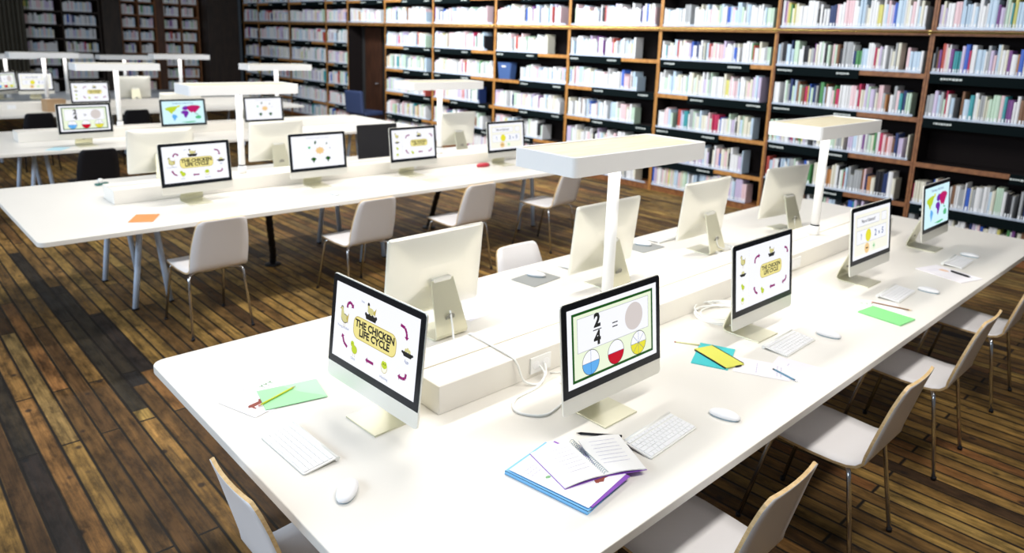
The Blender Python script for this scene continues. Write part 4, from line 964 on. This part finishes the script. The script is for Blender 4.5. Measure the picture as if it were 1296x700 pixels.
DARKW = [('white', 20), ('ivory', 12), ('pale blue', 9), ('lilac', 7), ('pale pink', 6), ('pale green', 7), ('grey', 10), ('crimson', 3.5), ('red', 1.5), ('royal blue', 3.5), ('navy', 6), ('purple', 3.5), ('yellow', 2.5), ('orange', 1.5), ('teal', 3), ('black', 7), ('green', 2), ('brown', 4)]
def pick(r, wts):
    s = r.uniform(0, sum(w for _, w in wts))
    for k, w_ in wts:
        s -= w_
        if s <= 0: return k
    return wts[-1][0]
def add_book(b, x, y0, y1, z, h, d, c, axis=0):
    """spine at x facing -X, thickness y0..y1 (axis=1: spine at y facing -Y, thickness along X)"""
    S = (lambda p: p) if axis == 0 else (lambda p: (p[1], p[0], p[2]))
    cm = BM[c]; tk = min(0.0025, (y1 - y0) * 0.15); ym = (y0 + y1) / 2; bl = min(0.004, (y1 - y0) * 0.12)
    # cover: rounded spine and two boards, open at the top over the page block
    ring = [(x + d, y0), (x + 0.003, y0), (x - bl * 0.6, y0 + (y1 - y0) * 0.22), (x - bl, ym), (x - bl * 0.6, y1 - (y1 - y0) * 0.22), (x + 0.003, y1), (x + d, y1), (x + d, y1 - tk), (x + 0.006, y1 - tk), (x + 0.006, y0 + tk), (x + d, y0 + tk)]
    i = b.mi(cm)
    v0 = [b.bm.verts.new(S((px, py, z))) for px, py in ring]; v1 = [b.bm.verts.new(S((px, py, z + h))) for px, py in ring]
    n = len(ring)
    for k in range(n): b.face([v0[k], v0[(k + 1) % n], v1[(k + 1) % n], v1[k]] if axis == 1 else [v0[(k + 1) % n], v0[k], v1[k], v1[(k + 1) % n]], i)
    for q in ((0, 1, 9, 10), (1, 2, 3, 4, 5, 8, 9), (5, 6, 7, 8)):
        b.face([v1[k] for k in (q if axis == 0 else reversed(q))], i)
    pz = z + h - 0.004
    p = [S((px, py, pz)) for px, py in ((x + 0.006, y0 + tk), (x + d - 0.004, y0 + tk), (x + d - 0.004, y1 - tk), (x + 0.006, y1 - tk))]
    b.poly(p if axis == 0 else list(reversed(p)), M_pages)
    # call-number label around the lower spine
    e = bl + 0.0006; lw = (y1 - y0) * 0.26
    p = [(x - e * 0.7, ym + lw, z + 0.002), (x - e, ym, z + 0.002), (x - e, ym, z + 0.062), (x - e * 0.7, ym + lw, z + 0.062)]
    p2 = [(x - e, ym, z + 0.002), (x - e * 0.7, ym - lw, z + 0.002), (x - e * 0.7, ym - lw, z + 0.062), (x - e, ym, z + 0.062)]
    for pp in (p, p2): b.poly([S(v) for v in (pp if axis == 0 else reversed(pp))], M_stick)
R = random.Random(11)
cand = []
for bi, (y1, y0, boards, nm) in enumerate(BAYS):
    for ki, z in enumerate(boards):
        a, c_ = FILL.get((bi + 1, ki), (0.0, R.uniform(0.84, 0.99)))
        ya = y1 - 0.03 - a * (y1 - y0 - 0.06); yb = y1 - 0.03 - c_ * (y1 - y0 - 0.06); y = ya; idx = 0
        wts = PALEW if y0 > 3.3 or z > 2.2 else DARKW
        hb = R.uniform(0.25, 0.29); rh = (0.40 if z < 2.3 else 0.40)
        if z < 0.1: rh = 0.33
        last = None
        while y > yb + 0.02:
            th = R.uniform(0.014, 0.036) if R.random() < 0.88 else R.uniform(0.036, 0.052); th = min(th, y - yb)
            h = min(hb * R.uniform(0.76, 1.14), rh - 0.03)
            if last and R.random() < 0.18: c, h = last[0], last[1]          # a run of one series
            else: c = pick(R, wts)
            last = (c, h); idx += 1
            if R.random() < 0.035: y -= R.uniform(0.02, 0.07); last = None; continue
            cand.append(dict(x=XF + 0.012 + R.uniform(0, 0.014), y1=y, y0=y - th + 0.0008, z=z + 0.0005, h=h, d=R.uniform(0.15, 0.21), c=c, bay=nm, shelf=ki, n=idx, axis=0, z0=z))
            y -= th
for x0, x1, lb in BW:
    for ki, z in enumerate(BB):
        for s0, s1 in ((x0 + 0.035, (x0 + x1) / 2 - 0.02), ((x0 + x1) / 2 + 0.02, x1 - 0.035)):
            x = s0; e = s0 + (s1 - s0) * R.uniform(0.75, 1.0)
            while x < e - 0.02:
                th = min(R.uniform(0.025, 0.055), e - x)
                cand.append(dict(x=19.515, y0=x, y1=x + th - 0.001, z=z + 0.0005, h=R.uniform(0.19, 0.25), d=0.18, c=pick(R, PALEW), bay=lb, shelf=ki, n=0, axis=1, z0=z)); x += th
dg = bpy.context.evaluated_depsgraph_get()
def seen(p):
    u, v, d = project(p)
    if d < 0 or not (2 < u < 1294 and 2 < v < 698): return False
    dr = Vector(p) - CAM_POS; L = dr.length; dr.normalize()
    hit, loc, nrm, i, ob, mx = SC.ray_cast(dg, CAM_POS, dr, distance=L - 0.03)
    return (not hit) or ob.name.startswith('book_rail')
scored = []
for k, c in enumerate(cand):
    if c['axis']: continue
    ym = (c['y0'] + c['y1']) / 2; zs = [c['z'] + c['h'] * f for f in (0.12, 0.5, 0.9)]
    vis = sum(seen((c['x'] - 0.012, ym, q)) for q in zs)
    if vis == 0: continue
    d = project((c['x'], ym, zs[1]))[2]
    scored.append(((c['y1'] - c['y0']) * c['h'] * vis / 3 / d ** 2, k))
scored.sort(reverse=True)
chosen = set(k for _, k in scored[:300])
SHN = ['bottom shelf', 'second shelf up', 'third shelf up', 'fourth shelf up', 'shelf under brass rail', 'shelf above brass rail', 'topmost shelf']
def ordi(n): return str(n) + ('th' if 10 <= n % 100 <= 20 else {1: 'st', 2: 'nd', 3: 'rd'}.get(n % 10, 'th'))
rest = MB(); cnt = {}
for k, c in enumerate(cand):
    key = (c['bay'], c['shelf']); cnt[key] = cnt.get(key, 0) + 1
    if k in chosen:
        b = MB(); add_book(b, 0, c['y0'] - c['y1'], 0, 0, c['h'], c['d'], c['c'])
        o = b.build('book'); o.location = (c['x'], c['y1'], c['z'])
        tk = c['y1'] - c['y0']; ad = 'thick' if tk > 0.036 else ('slim' if tk < 0.020 else '')
        lb = (ad + ' ' + c['c'] + ' book, ' + ordi(cnt[key]) + ' from left, ' + SHN[c['shelf']] + ', ' + c['bay']).strip()
        tag(o, lb, 'book', 'books in the tall bookcases')
    else: add_book(rest, c['x'], c['y0'], c['y1'], c['z'], c['h'], c['d'], c['c'], c['axis'])
o = rest.build('library_books'); tag(o, 'remaining library books, mostly pale spined, filling the shelves farther back', 'books'); o['kind'] = 'stuff'
print('books', len(cand), 'individual', len(chosen), 'max label words', max(len(q['label'].split()) for q in COL.objects if q.name.startswith('book') and 'label' in q))
